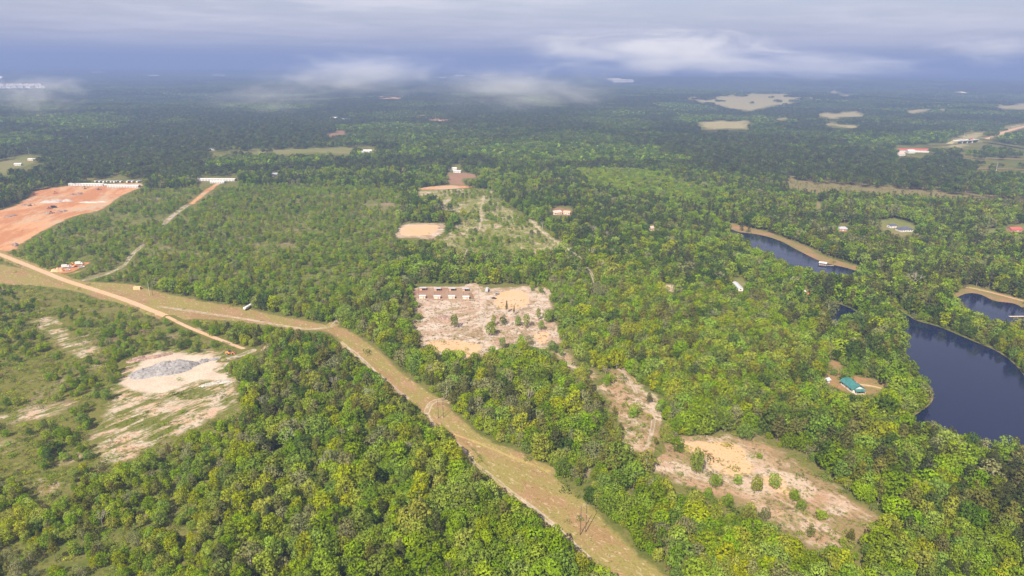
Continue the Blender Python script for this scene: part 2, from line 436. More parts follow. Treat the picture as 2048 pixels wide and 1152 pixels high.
m_logged = zone_mat('logged_ground', (0.26, 0.19, 0.095), (0.62, 0.48, 0.38), (0.46, 0.29, 0.18), cover=0.50, soft=0.06, scale=0.075, stretch=(2.2, 1), angle=STRIP, feather=6.0, rough_edge=11, fleck=(0.10, 0.075, 0.05), fleck_amt=0.7)
m_peach_logged = peach('peach_logged', 'logged_ground')
m_track_ridge = sandtrack('ridge_track', 'ridge_scrub'); m_track_logged = sandtrack('logged_track', 'logged_ground')
m_thicket = zone_mat('thicket_ground', (0.150, 0.160, 0.045), (0.23, 0.20, 0.09), (0.34, 0.25, 0.17), cover=0.66, soft=0.1, scale=0.045, feather=12.0, rough_edge=30, fleck=(0.06, 0.075, 0.02), fleck_amt=0.6)

m_track_thicket = sandtrack('thicket_track', 'thicket_ground'); m_road_scrub = road('scrub_road', 'scrub_ground')
# cut-over scrubland on both sides of the mown strip
sheet('scrubland', [(-160, 560), (60, 572), (180, 596), (300, 640), (430, 680), (500, 712), (478, 770), (490, 880), (400, 950), (250, 1000), (120, 1050), (-100, 1120), (-300, 1150)], z=0.05, cell=3.0, mat=m_scrub)
sheet('thicket', [(20, 505), (120, 440), (290, 380), (420, 372), (560, 372), (780, 380), (800, 440), (770, 520), (740, 580), (690, 625), (640, 640), (480, 605), (300, 572), (170, 565), (60, 535)], z=0.05, cell=5.0, mat=m_thicket)
sheet('ridge', [(825, 385), (880, 376), (985, 380), (1010, 405), (1060, 440), (1110, 470), (1150, 500), (1100, 520), (1010, 515), (960, 520), (880, 515), (865, 490), (900, 455), (930, 435), (900, 415), (850, 405)], z=0.06, cell=3.0, mat=m_ridge, clear=0.75)
sheet('mown_strip', [(-150, 505), (0, 528), (70, 540), (180, 562), (270, 568), (320, 583), (400, 600), (480, 612), (560, 630), (640, 646), (690, 655), (730, 678), (770, 708), (815, 748), (860, 782), (895, 808),
       (930, 838), (960, 862), (1005, 888), (1055, 908), (1100, 932), (1135, 968), (1185, 1012), (1235, 1055), (1285, 1100), (1340, 1152), (1480, 1290), (1330, 1290), (1215, 1152), (1155, 1100), (1105, 1055), (1060, 1018), (1015, 980), (980, 945), (938, 902), (898, 868),
       (855, 832), (820, 808), (785, 778), (748, 745), (716, 715), (686, 690), (655, 668), (600, 660), (540, 652), (460, 644), (400, 640), (335, 640), (260, 613), (190, 598), (100, 576), (-150, 556)], z=0.10, cell=2.0, mat=m_strip, clear=0.0)
sheet('pine_stand', [(1560, 352), (1700, 344), (2120, 350), (2120, 424), (1900, 428), (1700, 406), (1575, 390)], z=0.05, cell=5.0, mat=zone_mat('pine_stand_ground', (0.20, 0.175, 0.07), (0.30, 0.23, 0.12), None, cover=0.55, soft=0.12, scale=0.04, feather=12.0, rough_edge=20))
# clearings
sheet('sandy_clearing', [(822, 608), (832, 574), (905, 572), (985, 574), (1088, 572), (1112, 592), (1108, 640), (1136, 657), (1138, 700), (1105, 706), (1062, 694), (1030, 692), (990, 705), (955, 718), (880, 712), (842, 702), (820, 690)], z=0.10, cell=1.5, mat=m_white, clear=0.0, rim=0.30)
for p in ([(848, 684), (890, 678), (955, 686), (968, 700), (945, 716), (900, 710), (862, 700)], [(986, 588), (1030, 579), (1058, 588), (1056, 612), (1015, 620), (986, 612)], [(1066, 668), (1100, 664), (1098, 684), (1076, 690)]):
    sheet('sand_patch', p, z=0.14, cell=1.2, mat=m_peach)
sheet('pen_yard', [(836, 577), (955, 578), (958, 599), (836, 598)], z=0.17, cell=1.0, mat=m_pen, pad=2.0)
sheet('riding_arena', [(790, 474), (806, 449), (896, 449), (870, 479), (830, 477)], z=0.10, cell=1.5, mat=m_white)
sheet('sand_patch', [(800, 470), (813, 451), (878, 451), (862, 470)], z=0.14, cell=1.5, mat=m_peach, clear=0.0)
CLEAR.append((np.array([(828, 568), (1062, 570), (1062, 622), (828, 604)], float), 0.0))
CLEAR.append((np.array([(788, 479), (804, 447), (898, 447), (870, 482)], float), 0.0))
sheet('logged_clearing', [(1300, 950), (1262, 915), (1228, 892), (1255, 872), (1300, 882), (1338, 884), (1390, 868), (1480, 866), (1545, 888), (1605, 920), (1665, 958), (1722, 1000), (1785, 1040), (1812, 1072), (1745, 1092), (1650, 1104), (1575, 1070), (1500, 1030), (1420, 1000), (1350, 975)], z=0.10, cell=1.2, mat=m_logged, clear=0.05, rim=0.16)
sheet('logged_clearing', [(1165, 752), (1195, 738), (1245, 738), (1298, 778), (1330, 800), (1332, 870), (1300, 908), (1240, 900), (1222, 850), (1200, 795)], z=0.10, cell=1.2, mat=m_logged, clear=0.30)
sheet('logged_clearing', [(1096, 704), (1140, 690), (1165, 728), (1205, 748), (1180, 768), (1140, 745), (1112, 722)], z=0.10, cell=1.2, mat=m_logged, clear=0.12)
for p in ([(1345, 888), (1400, 880), (1478, 888), (1505, 918), (1512, 945), (1470, 958), (1425, 940), (1400, 915), (1360, 905)], [(1520, 955), (1565, 950), (1590, 1000), (1545, 985)]):
    sheet('sand_patch', p, z=0.14, cell=1.0, mat=m_peach_logged)
sheet('sand_patch', [(1155, 950), (1180, 930), (1192, 945), (1175, 962)], z=0.14, cell=0.8, mat=m_white, clear=0.0)
sheet('sand_patch', [(1232, 985), (1255, 980), (1285, 995), (1260, 1002)], z=0.14, cell=0.8, mat=m_logged, clear=0.0)
sheet('sand_patch', [(1300, 572), (1340, 566), (1388, 580), (1345, 586)], z=0.14, cell=1.2, mat=m_logged, clear=0.0)
sheet('sand_rows', [(170, 880), (205, 800), (225, 770), (275, 735), (330, 745), (450, 752), (486, 770), (480, 832), (430, 840), (350, 880), (250, 925), (185, 925)], z=0.10, cell=1.5, mat=m_rows, clear=0.01)
sheet('bare_sand', [(232, 772), (262, 740), (285, 715), (330, 702), (445, 712), (440, 738), (470, 762), (400, 765), (330, 790), (275, 790)], z=0.14, cell=1.2, mat=m_bare, clear=0.0)
sheet('sand_patch', [(60, 640), (110, 632), (150, 670), (215, 700), (160, 720), (100, 690)], z=0.10, cell=2.0, mat=m_rows, clear=0.02)
sheet('sand_patch', [(-40, 840), (60, 815), (170, 795), (120, 830), (30, 850)], z=0.10, cell=2.0, mat=m_rows, clear=0.05)
sheet('sand_patch', [(30, 985), (90, 950), (140, 970), (90, 1000)], z=0.10, cell=1.5, mat=m_logged, clear=0.05)
CLEAR.append((np.array([(-50, 575), (150, 600), (430, 690), (470, 720), (300, 700), (220, 735), (180, 900), (60, 900), (-60, 860)], float), 0.85))
# building site and yards
sheet('clay_lot', [(-150, 440), (0, 420), (50, 397), (68, 382), (120, 373), (200, 368), (278, 366), (285, 374), (244, 393), (206, 420), (160, 430), (122, 446), (82, 466), (42, 490), (20, 502), (-150, 520)], z=0.10, cell=2.5, mat=m_clay, clear=0.0)
sheet('clay_lot', [(98, 546), (122, 532), (150, 526), (182, 523), (188, 530), (152, 546), (122, 553)], z=0.14, cell=1.5, mat=m_clay, clear=0.0)
sheet('clay_lot', [(828, 378), (880, 371), (930, 371), (955, 374), (930, 377), (870, 380)], z=0.14, cell=1.5, mat=m_clay, clear=0.0)
# farmland far off
FIELDS = [(m_field, [(1352, 196), (1420, 193), (1480, 188), (1560, 185), (1600, 190), (1640, 197), (1590, 206), (1530, 220), (1480, 223), (1420, 210)]),
          (m_field, [(1385, 247), (1440, 240), (1510, 243), (1512, 258), (1420, 262)]), (m_field, [(1540, 232), (1590, 236), (1570, 242), (1545, 238)]),
          (m_field, [(1630, 228), (1720, 222), (1740, 232), (1660, 240)]), (m_field, [(1645, 246), (1730, 250), (1720, 256), (1650, 254)]),
          (m_field, [(1815, 221), (1890, 216), (1890, 223), (1830, 226)]), (m_field, [(1985, 210), (2060, 208), (2060, 218), (2000, 220)]), (m_field, [(1655, 186), (1708, 189), (1690, 193)]),
          (m_field, [(1880, 290), (1945, 262), (1985, 264), (1965, 278), (1930, 300)]), (m_field, [(1995, 256), (2080, 240), (2080, 252), (2010, 264)]),
          (m_fieldgreen, [(465, 305), (560, 300), (690, 294), (704, 300), (704, 309), (600, 308), (500, 310)]), (m_fieldgreen, [(-40, 338), (0, 322), (55, 312), (85, 318), (60, 330), (0, 352)]),
          (m_brownfield, [(888, 346), (930, 346), (972, 352), (925, 358), (935, 376), (905, 376), (890, 364)]), (m_brownfield, [(795, 352), (805, 336), (812, 338), (806, 356)]),
          (m_fieldgreen, [(1622, 412), (1630, 398), (1660, 414), (1640, 420)]), (m_fieldgreen, [(1735, 443), (1790, 436), (1830, 448), (1845, 462), (1810, 476), (1770, 466)]),
          (m_fieldgreen, [(1940, 462), (2048, 448), (2070, 460), (1980, 468)]), (m_clay, [(812, 231), (850, 232), (900, 240), (915, 235), (912, 244), (880, 242), (830, 236)]),
          (m_clay, [(757, 195), (808, 194), (800, 199)]), (m_brownfield, [(640, 272), (690, 262), (700, 266), (650, 280)]), (m_fieldgreen, [(1458, 560), (1480, 552), (1502, 568), (1496, 584), (1478, 582), (1468, 574)]),
          (m_bank, [(1634, 744), (1660, 718), (1682, 726), (1704, 748), (1745, 758), (1782, 766), (1772, 786), (1725, 794), (1686, 782), (1650, 764)]),
          (m_brownfield, [(1100, 418), (1118, 414), (1146, 420), (1142, 432), (1112, 430)])]
def ragged(p, amt):
    """a field border is never smooth: more corners, each a little off"""
    q_ = []; r_ = np.random.default_rng(abs(int(p[0][0])) + 5)
    for a_, b_ in zip(p, p[1:] + p[:1]):
        n_ = max(1, int(math.dist(a_, b_) / 14))
        for k in range(n_): q_.append((a_[0] + (b_[0] - a_[0]) * k / n_ + r_.normal() * amt, a_[1] + (b_[1] - a_[1]) * k / n_ + r_.normal() * amt * .3))
    return q_
for mm, p in FIELDS:
    far = p[0][1] < 330
    p = ragged(p, 6.0) if far else ragged(p, 1.5)
    sheet('field', p, z=0.07 if not far else 1.4, cell=2.0 if p[0][1] > 400 else (6.0 if p[0][1] > 280 else 16.0), mat=mm, pad=8.0 if not far else 30.0, clear=0.02 if (not far or p[0][0] < 1400) else 0.0)
# openings in the woods where houses stand
for x0_, y0_, x1_, y1_ in ((1786, 291, 1862, 313), (895, 329, 928, 350), (717, 294, 752, 309), (1653, 313, 1673, 325), (416, 295, 432, 304), (543, 344, 556, 356), (393, 352, 477, 372), (160, 358, 288, 376), (1100, 413, 1147, 433), (1294, 450, 1309, 464), (2012, 450, 2060, 467),
                           (1672, 447, 1699, 466), (1645, 753, 1661, 770), (1597, 576, 1628, 597), (24, 311, 84, 337), (-8, 156, 14, 180), (-8, 168, 92, 180), (1893, 277, 1966, 297), (1222, 156, 1270, 168)):
    CLEAR.append((np.array([(x0_, y0_), (x1_, y0_), (x1_, y1_), (x0_, y1_)], float), 0.0))
# roads and tracks
def track(line, w, mat=m_track, z=0.20, name='dirt_track', cell=None, clear=0.0, open_px=3.0):
    return sheet(name, line=line, width=w, z=z, cell=cell or max(0.8, w / 5), mat=mat, pad=1.2, clear=clear, open_px=open_px)
track([(-120, 478), (-20, 503), (35, 523), (90, 545), (130, 561), (180, 577), (250, 600), (335, 634)], 7.0, m_road, 0.22, 'dirt_road', open_px=6)
track([(335, 634), (375, 654), (440, 680), (505, 702), (540, 690)], 4.5, m_road_scrub, 0.24, 'dirt_road', open_px=5)
track([(450, 720), (480, 712), (505, 702)], 7.0, m_track_scrub, 0.26, 'dirt_road')
track([(108, 552), (150, 546), (188, 528)], 5.0, m_clay, 0.20, 'dirt_road')
track([(290, 611), (330, 615), (420, 628), (500, 640), (600, 657), (655, 655), (672, 643), (684, 624)], 4.0, open_px=4)
track([(684, 686), (716, 712), (756, 748), (796, 783), (816, 797)], 3.5, open_px=4)
track([(892, 800), (870, 803), (858, 813), (853, 832), (864, 850)], 4.5, open_px=4)
track([(900, 875), (935, 908), (952, 930), (990, 958), (1020, 983), (1060, 1012), (1100, 1045), (1150, 1090), (1180, 1120)], 3.2, open_px=5)
track([(905, 868), (950, 884), (1000, 905), (1050, 925), (1097, 943)], 3.5, zone_mat('worn_track', (0.24, 0.21, 0.06), (0.50, 0.36, 0.15), None, cover=0.3, scale=0.1, feather=1.2, rough_edge=2.0, under='mown_grass'))
track([(168, 561), (210, 550), (248, 531), (262, 512), (290, 487)], 5.0, m_track_thicket, open_px=5)
track([(326, 450), (345, 432), (372, 412), (388, 400)], 8.0, m_track_thicket, open_px=4)
track([(383, 408), (402, 392), (420, 378), (438, 366)], 14.0, m_clay, 0.24, 'dirt_road', open_px=7)
track([(940, 570), (955, 580), (966, 600), (966, 640), (974, 668), (986, 697)], 6.5, m_track_clear, 0.2, 'dirt_track')
track([(1170, 532), (1184, 550), (1190, 575), (1180, 590), (1172, 618)], 3.5, m_track_wood, open_px=3)
track([(1242, 740), (1262, 765), (1272, 786)], 3.5, m_track_logged, open_px=4)
track([(1303, 800), (1308, 830), (1302, 870), (1290, 905)], 3.5, m_track_logged, open_px=4)
track([(1062, 440), (1078, 458), (1100, 476), (1135, 498), (1165, 520)], 4.0, m_track_ridge, open_px=3)
track([(968, 392), (963, 415), (962, 440), (958, 462)], 4.0, m_track_ridge, open_px=3)
track([(900, 398), (888, 408), (886, 417), (905, 420), (925, 424)], 6.0, m_track_ridge, open_px=4)
track([(925, 540), (928, 520), (935, 500)], 3.5, m_track_wood, open_px=3)
track([(1700, 768), (1740, 772), (1772, 778), (1777, 765), (1772, 745)], 3.0, m_road, open_px=4)
track([(1920, 572), (1960, 580), (2000, 590), (2060, 606)], 3.2, m_road, open_px=3)
track([(1385, 1040), (1450, 1070), (1540, 1110), (1600, 1160)], 3.0, m_brownfield, open_px=1, clear=0.5)
track([(400, 330), (412, 318), (430, 308), (470, 303)], 7.0, m_brownfield, z=0.3, open_px=3)
track([(1860, 292), (1900, 290), (1960, 284), (2080, 302)], 12.0, m_field, z=2.7, cell=5.0, open_px=4)
track([(2080, 246), (2020, 262), (1975, 280)], 16.0, m_road, z=2.9, cell=5.0, open_px=3)
for l in ([(1915, 312), (1960, 316), (2070, 320)], [(1930, 338), (1990, 337), (2070, 341)]):
    track(l, 16.0, m_brownfield, z=0.5, cell=4.0, open_px=3)

# ---------------------------------------------------------------- ponds
m, nt, out = new_mat('pond_water')
pos = nd(nt, 'ShaderNodeNewGeometry').outputs['Position']
wv = noise(nt, pos, 0.9, 2.0, 0.5)
wind = mapr(nt, noise(nt, nd(nt, 'ShaderNodeMapping', {'Vector': pos, 'Scale': (1, .45, 1)}).outputs[0], 0.028, 3.0, .6, .6), .42, .64, .03, .16)
bp = nd(nt, 'ShaderNodeBump', {'Height': wv, 'Strength': 0.10, 'Distance': 0.3})
b = nd(nt, 'ShaderNodeBsdfPrincipled', {'Base Color': (0.004, 0.007, 0.028), 'Roughness': wind, 'IOR': 1.33, 'Normal': bp.outputs[0]})
nt.links.new(b.outputs[0], out.inputs[0]); m_water = m
def pond(name, pts, see=None):
    R = smooth_ring(poly(pts), 6); WET.append(R)
    CLEAR.append((np.array(see or pts, float), 0.0))
    bm = bmesh.new(); vs = [bm.verts.new((x, y, 0.16)) for x, y in R]
    f = bm.faces.new(vs); bmesh.ops.triangulate(bm, faces=[f]); bmesh.ops.recalc_face_normals(bm, faces=bm.faces)
    for q_ in bm.faces:
        if q_.normal.z < 0: q_.normal_flip()
    me = bpy.data.meshes.new(name); bm.to_mesh(me); bm.free(); me.materials.append(m_water)
    return structure(link(name, me))
sheet('pond_bank', [(1424, 440), (1462, 446), (1505, 456), (1560, 472), (1610, 492), (1660, 515), (1725, 535), (1800, 560), (1790, 575), (1720, 560), (1640, 545), (1560, 520), (1500, 490), (1440, 458)], z=0.06, cell=1.5, mat=m_bank)
CLEAR.append((np.array([(1430, 442), (1500, 456), (1560, 472), (1610, 492), (1660, 515), (1725, 535), (1790, 560), (1700, 540), (1640, 525), (1580, 495), (1520, 470), (1440, 450)], float), 0.0))
pond('pond', [(1452, 456), (1478, 464), (1520, 470), (1560, 482), (1600, 503), (1645, 524), (1700, 538), (1724, 549), (1690, 556), (1640, 552), (1600, 542), (1555, 528), (1512, 505), (1475, 484)],
     [(1478, 466), (1520, 470), (1560, 482), (1600, 503), (1645, 524), (1700, 538), (1716, 548), (1690, 550), (1640, 540), (1600, 532), (1570, 522), (1545, 503), (1510, 488)])
pond('pond', [(1786, 622), (1803, 622), (1830, 640), (1880, 655), (1940, 680), (1992, 702), (2030, 730), (2060, 765), (2140, 840), (2160, 900), (2060, 905), (2000, 912), (1950, 905), (1890, 880), (1840, 866), (1795, 850), (1835, 828), (1866, 800), (1858, 768), (1830, 740), (1806, 700), (1790, 660)],
     [(1797, 628), (1830, 642), (1880, 657), (1940, 682), (1992, 704), (2030, 732), (2060, 765), (2100, 860), (2045, 870), (2010, 884), (1978, 888), (1940, 870), (1890, 853), (1850, 845), (1815, 838), (1842, 824), (1866, 800), (1858, 768), (1832, 740), (1806, 700)])
sheet('pond_bank', [(1896, 608), (1912, 580), (1945, 572), (1990, 586), (2060, 606), (2100, 640), (2040, 660), (1960, 640), (1910, 615)], z=0.06, cell=1.2, mat=m_bank)
CLEAR.append((np.array([(1898, 600), (1914, 582), (1950, 576), (2050, 606), (2048, 622), (1990, 600), (1930, 590)], float), 0.0))
pond('pond', [(1900, 606), (1912, 596), (1935, 587), (1960, 589), (1990, 602), (2030, 608), (2052, 624), (2070, 655), (2040, 664), (1990, 652), (1945, 630)],
     [(1910, 600), (1935, 588), (1960, 590), (1990, 602), (2030, 609), (2050, 625), (2040, 640), (1995, 640), (1965, 628), (1935, 612)])
pond('pond', [(1654, 620), (1670, 607), (1702, 618), (1728, 636), (1738, 660), (1715, 664), (1680, 652), (1660, 640)], [(1658, 622), (1672, 610), (1702, 620), (1700, 632), (1684, 642), (1662, 636)])
# ---------------------------------------------------------------- plants: models
LEAF = {
    'bright': leaf_mat('leaf_bright', (0.212, 0.285, 0.006), 0.20, 0.022),
    'yellow': leaf_mat('leaf_yellow', (0.262, 0.286, 0.006), 0.18, 0.018),
    'mid': leaf_mat('leaf_mid', (0.164, 0.230, 0.008), 0.22, 0.02),
    'pale': leaf_mat('leaf_pale', (0.215, 0.215, 0.080), 0.16, 0.02),
    'dark': leaf_mat('leaf_dark', (0.080, 0.122, 0.012), 0.22, 0.02),
    'pine': leaf_mat('leaf_pine', (0.160, 0.158, 0.027), 0.20, 0.02),
    'pinedark': leaf_mat('leaf_pine_dark', (0.078, 0.088, 0.023), 0.20, 0.02),
    'brown': leaf_mat('leaf_brown', (0.18, 0.12, 0.068), 0.2, 0.02),
}
BARK = paint('bark', (0.13, 0.10, 0.075), 0.9, 0.25, 2.0)
PALEBARK = paint('pale_bark', (0.30, 0.27, 0.23), 0.9, 0.2, 2.0)

def leaves(r, lobes, n, size, flat=0.0, jit=0.5, stretch=1.0):
    """leaf sprays over the outside of the lobes: (V, F, leaf value)"""
    Vs = []; vals = []
    L = np.array(lobes, float)
    for k, (cx, cy, cz, rx, ry, rz) in enumerate(L):
        m = int(n * (rx * ry + rx * rz + ry * rz) / 3.0) + 4
        d = r.normal(size=(m, 3)); d /= np.linalg.norm(d, axis=1)[:, None]
        d = d[d[:, 2] > -0.55]
        p = np.array([cx, cy, cz]) + d * np.array([rx, ry, rz]) * r.uniform(0.88, 1.07, (len(d), 1))
        keep = np.ones(len(p), bool)
        for j, (ax, ay, az, bx, by, bz) in enumerate(L):
            if j != k: keep &= (((p - [ax, ay, az]) / [bx, by, bz]) ** 2).sum(1) > 0.62
        p, d = p[keep], d[keep]
        nrm = d / np.array([rx, ry, rz]); nrm /= np.linalg.norm(nrm, axis=1)[:, None]
        nrm = nrm + r.normal(size=nrm.shape) * jit; nrm[:, 2] += flat; nrm /= np.linalg.norm(nrm, axis=1)[:, None]
        a = np.cross(nrm, r.normal(size=nrm.shape)); a /= np.linalg.norm(a, axis=1)[:, None]; b = np.cross(nrm, a)
        s = size * r.uniform(0.6, 1.35, (len(p), 1)) * 0.5
        a = a * s * stretch; b = b * s * r.uniform(0.6, 1.0, (len(p), 1))
        Vs.append(np.stack([p - a, p - b * 0.9 + nrm * s * .15, p + a, p + b], 1))
        tone = r.uniform(0.86, 1.14)
        vals.append(tone * r.uniform(0.72, 1.25, len(p)))
    V = np.concatenate(Vs).reshape(-1, 3); v = np.concatenate(vals)
    return V, np.arange(len(V)).reshape(-1, 4), v
def tube_np(path, radii, n=6):
    V = []; F = []
    for i, (p, r) in enumerate(zip(path, radii)):
        for k in range(n):
            t = 2 * math.pi * k / n; V.append((p[0] + r * math.cos(t), p[1] + r * math.sin(t), p[2]))
    for i in range(len(path) - 1):
        for k in range(n): F.append((i * n + k, i * n + (k + 1) % n, (i + 1) * n + (k + 1) % n, (i + 1) * n + k))
    return V, F
def trunk_geo(r, h, rad, limbs):
    V, F = [], []
    def add(p, q):
        v, f = tube_np(p, q); b = len(V); V.extend(v); F.extend([tuple(i + b for i in x) for x in f])
    lean = r.normal(size=2) * 0.02 * h
    P = [(lean[0] * t, lean[1] * t, h * t) for t in (0, .15, .5, 1.0)]
    add(P, [rad * 1.35, rad, rad * .75, rad * .25])
    for e in limbs:
        z0 = e[2] * r.uniform(0.55, 0.7); s = (lean[0] * z0 / h, lean[1] * z0 / h, z0)
        mid = tuple(s[i] * .45 + e[i] * .55 for i in range(3)); mid = (mid[0], mid[1], mid[2] + .2)
        add([s, mid, e], [rad * .45, rad * .3, rad * .08])
    return np.array(V), np.array(F)
def broad_lobes(r, h, w, n, base=0.32):
    cz = h * (1 + base) / 2; vz = h * (1 - base) / 2
    L = [(0, 0, cz, w * .30, w * .30, vz * .72)]
    for i in range(n):
        t = i * 2.399963 + r.uniform(-.4, .4); u = 1 - 2 * (i + .5) / n; u = max(u, -0.75)
        s = math.sqrt(max(0, 1 - u * u)); q = r.uniform(.56, .76)
        rr_ = w * r.uniform(.15, .235)
        L.append((math.cos(t) * s * q * w / 2, math.sin(t) * s * q * w / 2, cz + u * vz * .78, rr_, rr_, rr_ * r.uniform(.75, 1.15)))
    return L
def pine_lobes(r, h, w, n, base=0.42):
    L = []
    for i in range(n):
        u = (i + .5) / n; z = h * (base + (1 - base) * u * 0.97)
        prof = (0.55 + 0.45 * math.sin(math.pi * min(1, u * 1.15 + .12))) * (1 - u ** 2.2 * .72)
        t = i * 2.399963 + r.uniform(-.5, .5); off = w / 2 * prof * r.uniform(.35, .72)
        rr_ = w * r.uniform(.13, .20) * (0.6 + .5 * prof)
        L.append((math.cos(t) * off, math.sin(t) * off, z, rr_ * 1.15, rr_ * 1.15, rr_ * .72))
    L.append((0, 0, h * .96, w * .10, w * .10, w * .16))
    return L
def cone_lobes(r, h, w, n):
    L = [(0, 0, h * .45, w * .2, w * .2, h * .38)]
    for i in range(n):
        u = (i + .5) / n; t = i * 2.399963; off = w / 2 * (1 - u) * .75; rr_ = w * .2 * (1.15 - u * .75)
        L.append((math.cos(t) * off, math.sin(t) * off, h * (.12 + .84 * u), rr_, rr_, rr_ * 1.1))
    return L
MODELS = {}       # key -> list of dict(crown=, trunk=, joined=)
proto = bpy.data.collections.new('plant_models')
PID = []
def model(key, lobes, h, rad, mat, n, size, seed, bark=BARK, parts=True, limbs=5, **kw):
    r = np.random.default_rng(seed)
    V, F, v = leaves(r, lobes, n, size, **kw)
    sel = [lobes[i][:3] for i in r.permutation(len(lobes))[:limbs]]
    TV, TF = trunk_geo(r, h * 0.86, rad, sel) if rad else (np.zeros((0, 3)), np.zeros((0, 4), int))
    d = {}
    if parts:
        d['crown'] = mesh_np('crown', V, F, mat, attrs={'leaf': ('FACE', v)})
        if rad: d['trunk'] = mesh_np('trunk', TV, TF, bark)
    J = np.vstack([V, TV]) if rad else V; JF = np.vstack([F, TF + len(V)]) if rad else F
    me = mesh_np('plant_model', J, JF, [mat, bark], np.concatenate([np.zeros(len(F)), np.ones(len(TF))]), {'leaf': ('FACE', np.concatenate([v, np.ones(len(TF))]))})
    o = bpy.data.objects.new('m%03d' % len(PID), me); proto.objects.link(o)
    d['pid'] = len(PID); PID.append(o); MODELS.setdefault(key, []).append(d)
def dead_model(seed, h=13.0):
    r = random.Random(seed); mb = MB(); mb.tube((0, 0, 0), (0, 0, h * .5), .3, .2, 6)
    def grow(p_, d_, l_, rad_, n_):
        q_ = p_ + d_ * l_; mb.tube(p_, q_, rad_, rad_ * .6, 4)
        if n_:
            for _ in range(3):
                v_ = Vector((r.gauss(0, 1), r.gauss(0, 1), r.uniform(.1, 1.1))).normalized(); grow(q_, (d_ * .55 + v_ * .75).normalized(), l_ * r.uniform(.6, .85), rad_ * .6, n_ - 1)
    for k in range(4): grow(Vector((0, 0, h * .48)), Vector((math.cos(k * 1.6) * .7, math.sin(k * 1.6) * .7, 1)).normalized(), h * .2, .2, 3)
    o = bpy.data.objects.new('m%03d' % len(PID), mb.mesh('plant_model', DEADBARK)); proto.objects.link(o)
    MODELS.setdefault(('dead', 'near'), []).append({'pid': len(PID)}); PID.append(o)
DEADBARK = paint('dead_bark', (0.22, 0.19, 0.145), .9, .15)
for k in range(3): dead_model(70 + k)
SP = ('bright', 'yellow', 'mid', 'pale', 'dark', 'pine', 'pinedark')
for si, s in enumerate(SP):
    pine = s.startswith('pine')
    for v in range(4):
        r = np.random.default_rng(100 * si + v)
        if pine:
            w = 6.8 + 1.2 * r.random(); L = pine_lobes(r, 15, w, 20 + v, (.22, .3, .38, .45)[v])
            model((s, 'near'), L, 15, .22, LEAF[s], 38, .68, 900 + 10 * si + v, flat=.2, jit=.38, limbs=7, stretch=1.3)
        else:
            w = (9.6, 7.6, 11.2, 9.0)[v] + r.random(); L = broad_lobes(r, (13, 14, 11.5, 13)[v], w, 17 + v, (.04, .08, .14, .02)[v])
            if v >= 2: L = [(a_ + r.normal() * .7, b_ + r.normal() * .7, c_ + r.normal() * .8, d_ * r.uniform(.8, 1.25), e_ * r.uniform(.8, 1.25), f_) for a_, b_, c_, d_, e_, f_ in L]
            model((s, 'near'), L, 13, .24, LEAF[s], 28 if s != 'pale' else 18, .82, 900 + 10 * si + v, bark=PALEBARK if s in ('pale', 'yellow') else BARK, limbs=6, jit=.30)
    for v in range(3):
        r = np.random.default_rng(100 * si + 50 + v)
        if pine: model((s, 'mid'), pine_lobes(r, 15, 7.0, 12, .25), 15, .22, LEAF[s], 15, 1.1, 950 + 10 * si + v, parts=False, flat=.2, limbs=0)
        else: model((s, 'mid'), broad_lobes(r, 13, 9.8, 11, .10), 13, .22, LEAF[s], 11, 1.3, 950 + 10 * si + v, parts=False, limbs=0)
for si, s in enumerate(('bright', 'yellow', 'mid', 'dark', 'brown')):
    for v in range(2):
        r = np.random.default_rng(3000 + 10 * si + v)
        L = [(r.normal() * .75, r.normal() * .75, r.uniform(.5, 1.2), r.uniform(.6, 1.0), r.uniform(.6, 1.0), r.uniform(.5, .9)) for _ in range(7)]
        model((s, 'shrub'), L, 1.5, 0, LEAF[s], 26, .42, 3100 + 10 * si + v)
# woods seen from far: pieces of canopy, several trees each
def canopy(key, specs, mats, seed, size, n, half, count, hh, cw):
    r = np.random.default_rng(seed); Vs, Fs, vs, ms = [], [], [], []; b = 0
    for i in range(count):
        x, y = r.uniform(-half, half, 2); k = r.choice(len(mats), p=specs); h = hh * r.uniform(.7, 1.15); w = cw * r.uniform(.8, 1.25)
        pine = mats[k].startswith('pine')
        L = [(x, y, h * .62, w * (.38 if pine else .5), w * (.38 if pine else .5), h * .38)]
        if size < 3:
            for j in range(3):
                t = r.uniform(0, 6.28); L.append((x + math.cos(t) * w * .25, y + math.sin(t) * w * .25, h * r.uniform(.6, .85), w * .25, w * .25, w * .25))
        V, F, v = leaves(r, L, n, size, jit=.35); Vs.append(V); Fs.append(F + b); vs.append(v * r.uniform(.75, 1.25)); ms.append(np.full(len(F), k)); b += len(V)
    me = mesh_np('canopy_model', np.vstack(Vs), np.vstack(Fs), [LEAF[q_] for q_ in mats], np.concatenate(ms), {'leaf': ('FACE', np.concatenate(vs))})
    o = bpy.data.objects.new('m%03d' % len(PID), me); proto.objects.link(o)
    MODELS.setdefault(key, []).append({'pid': len(PID)}); PID.append(o)
MIX = {'pine': (('pinedark', 'pine', 'dark', 'mid'), (.62, .12, .22, .04)), 'mixed': (('pinedark', 'dark', 'mid', 'bright', 'pine'), (.34, .36, .18, .04, .08)), 'hard': (('mid', 'bright', 'dark', 'pale', 'pine'), (.30, .06, .50, .03, .11))}
for i, (k, (ms_, ps)) in enumerate(MIX.items()):
    for v in range(4):
        canopy((k, 'clump'), ps, ms_, 4000 + 10 * i + v, 2.0, 2.6, 13, 11, 14, 9)
        canopy((k, 'patch'), ps, ms_, 5000 + 10 * i + v, 4.2, .55, 56, 150, 15, 11)

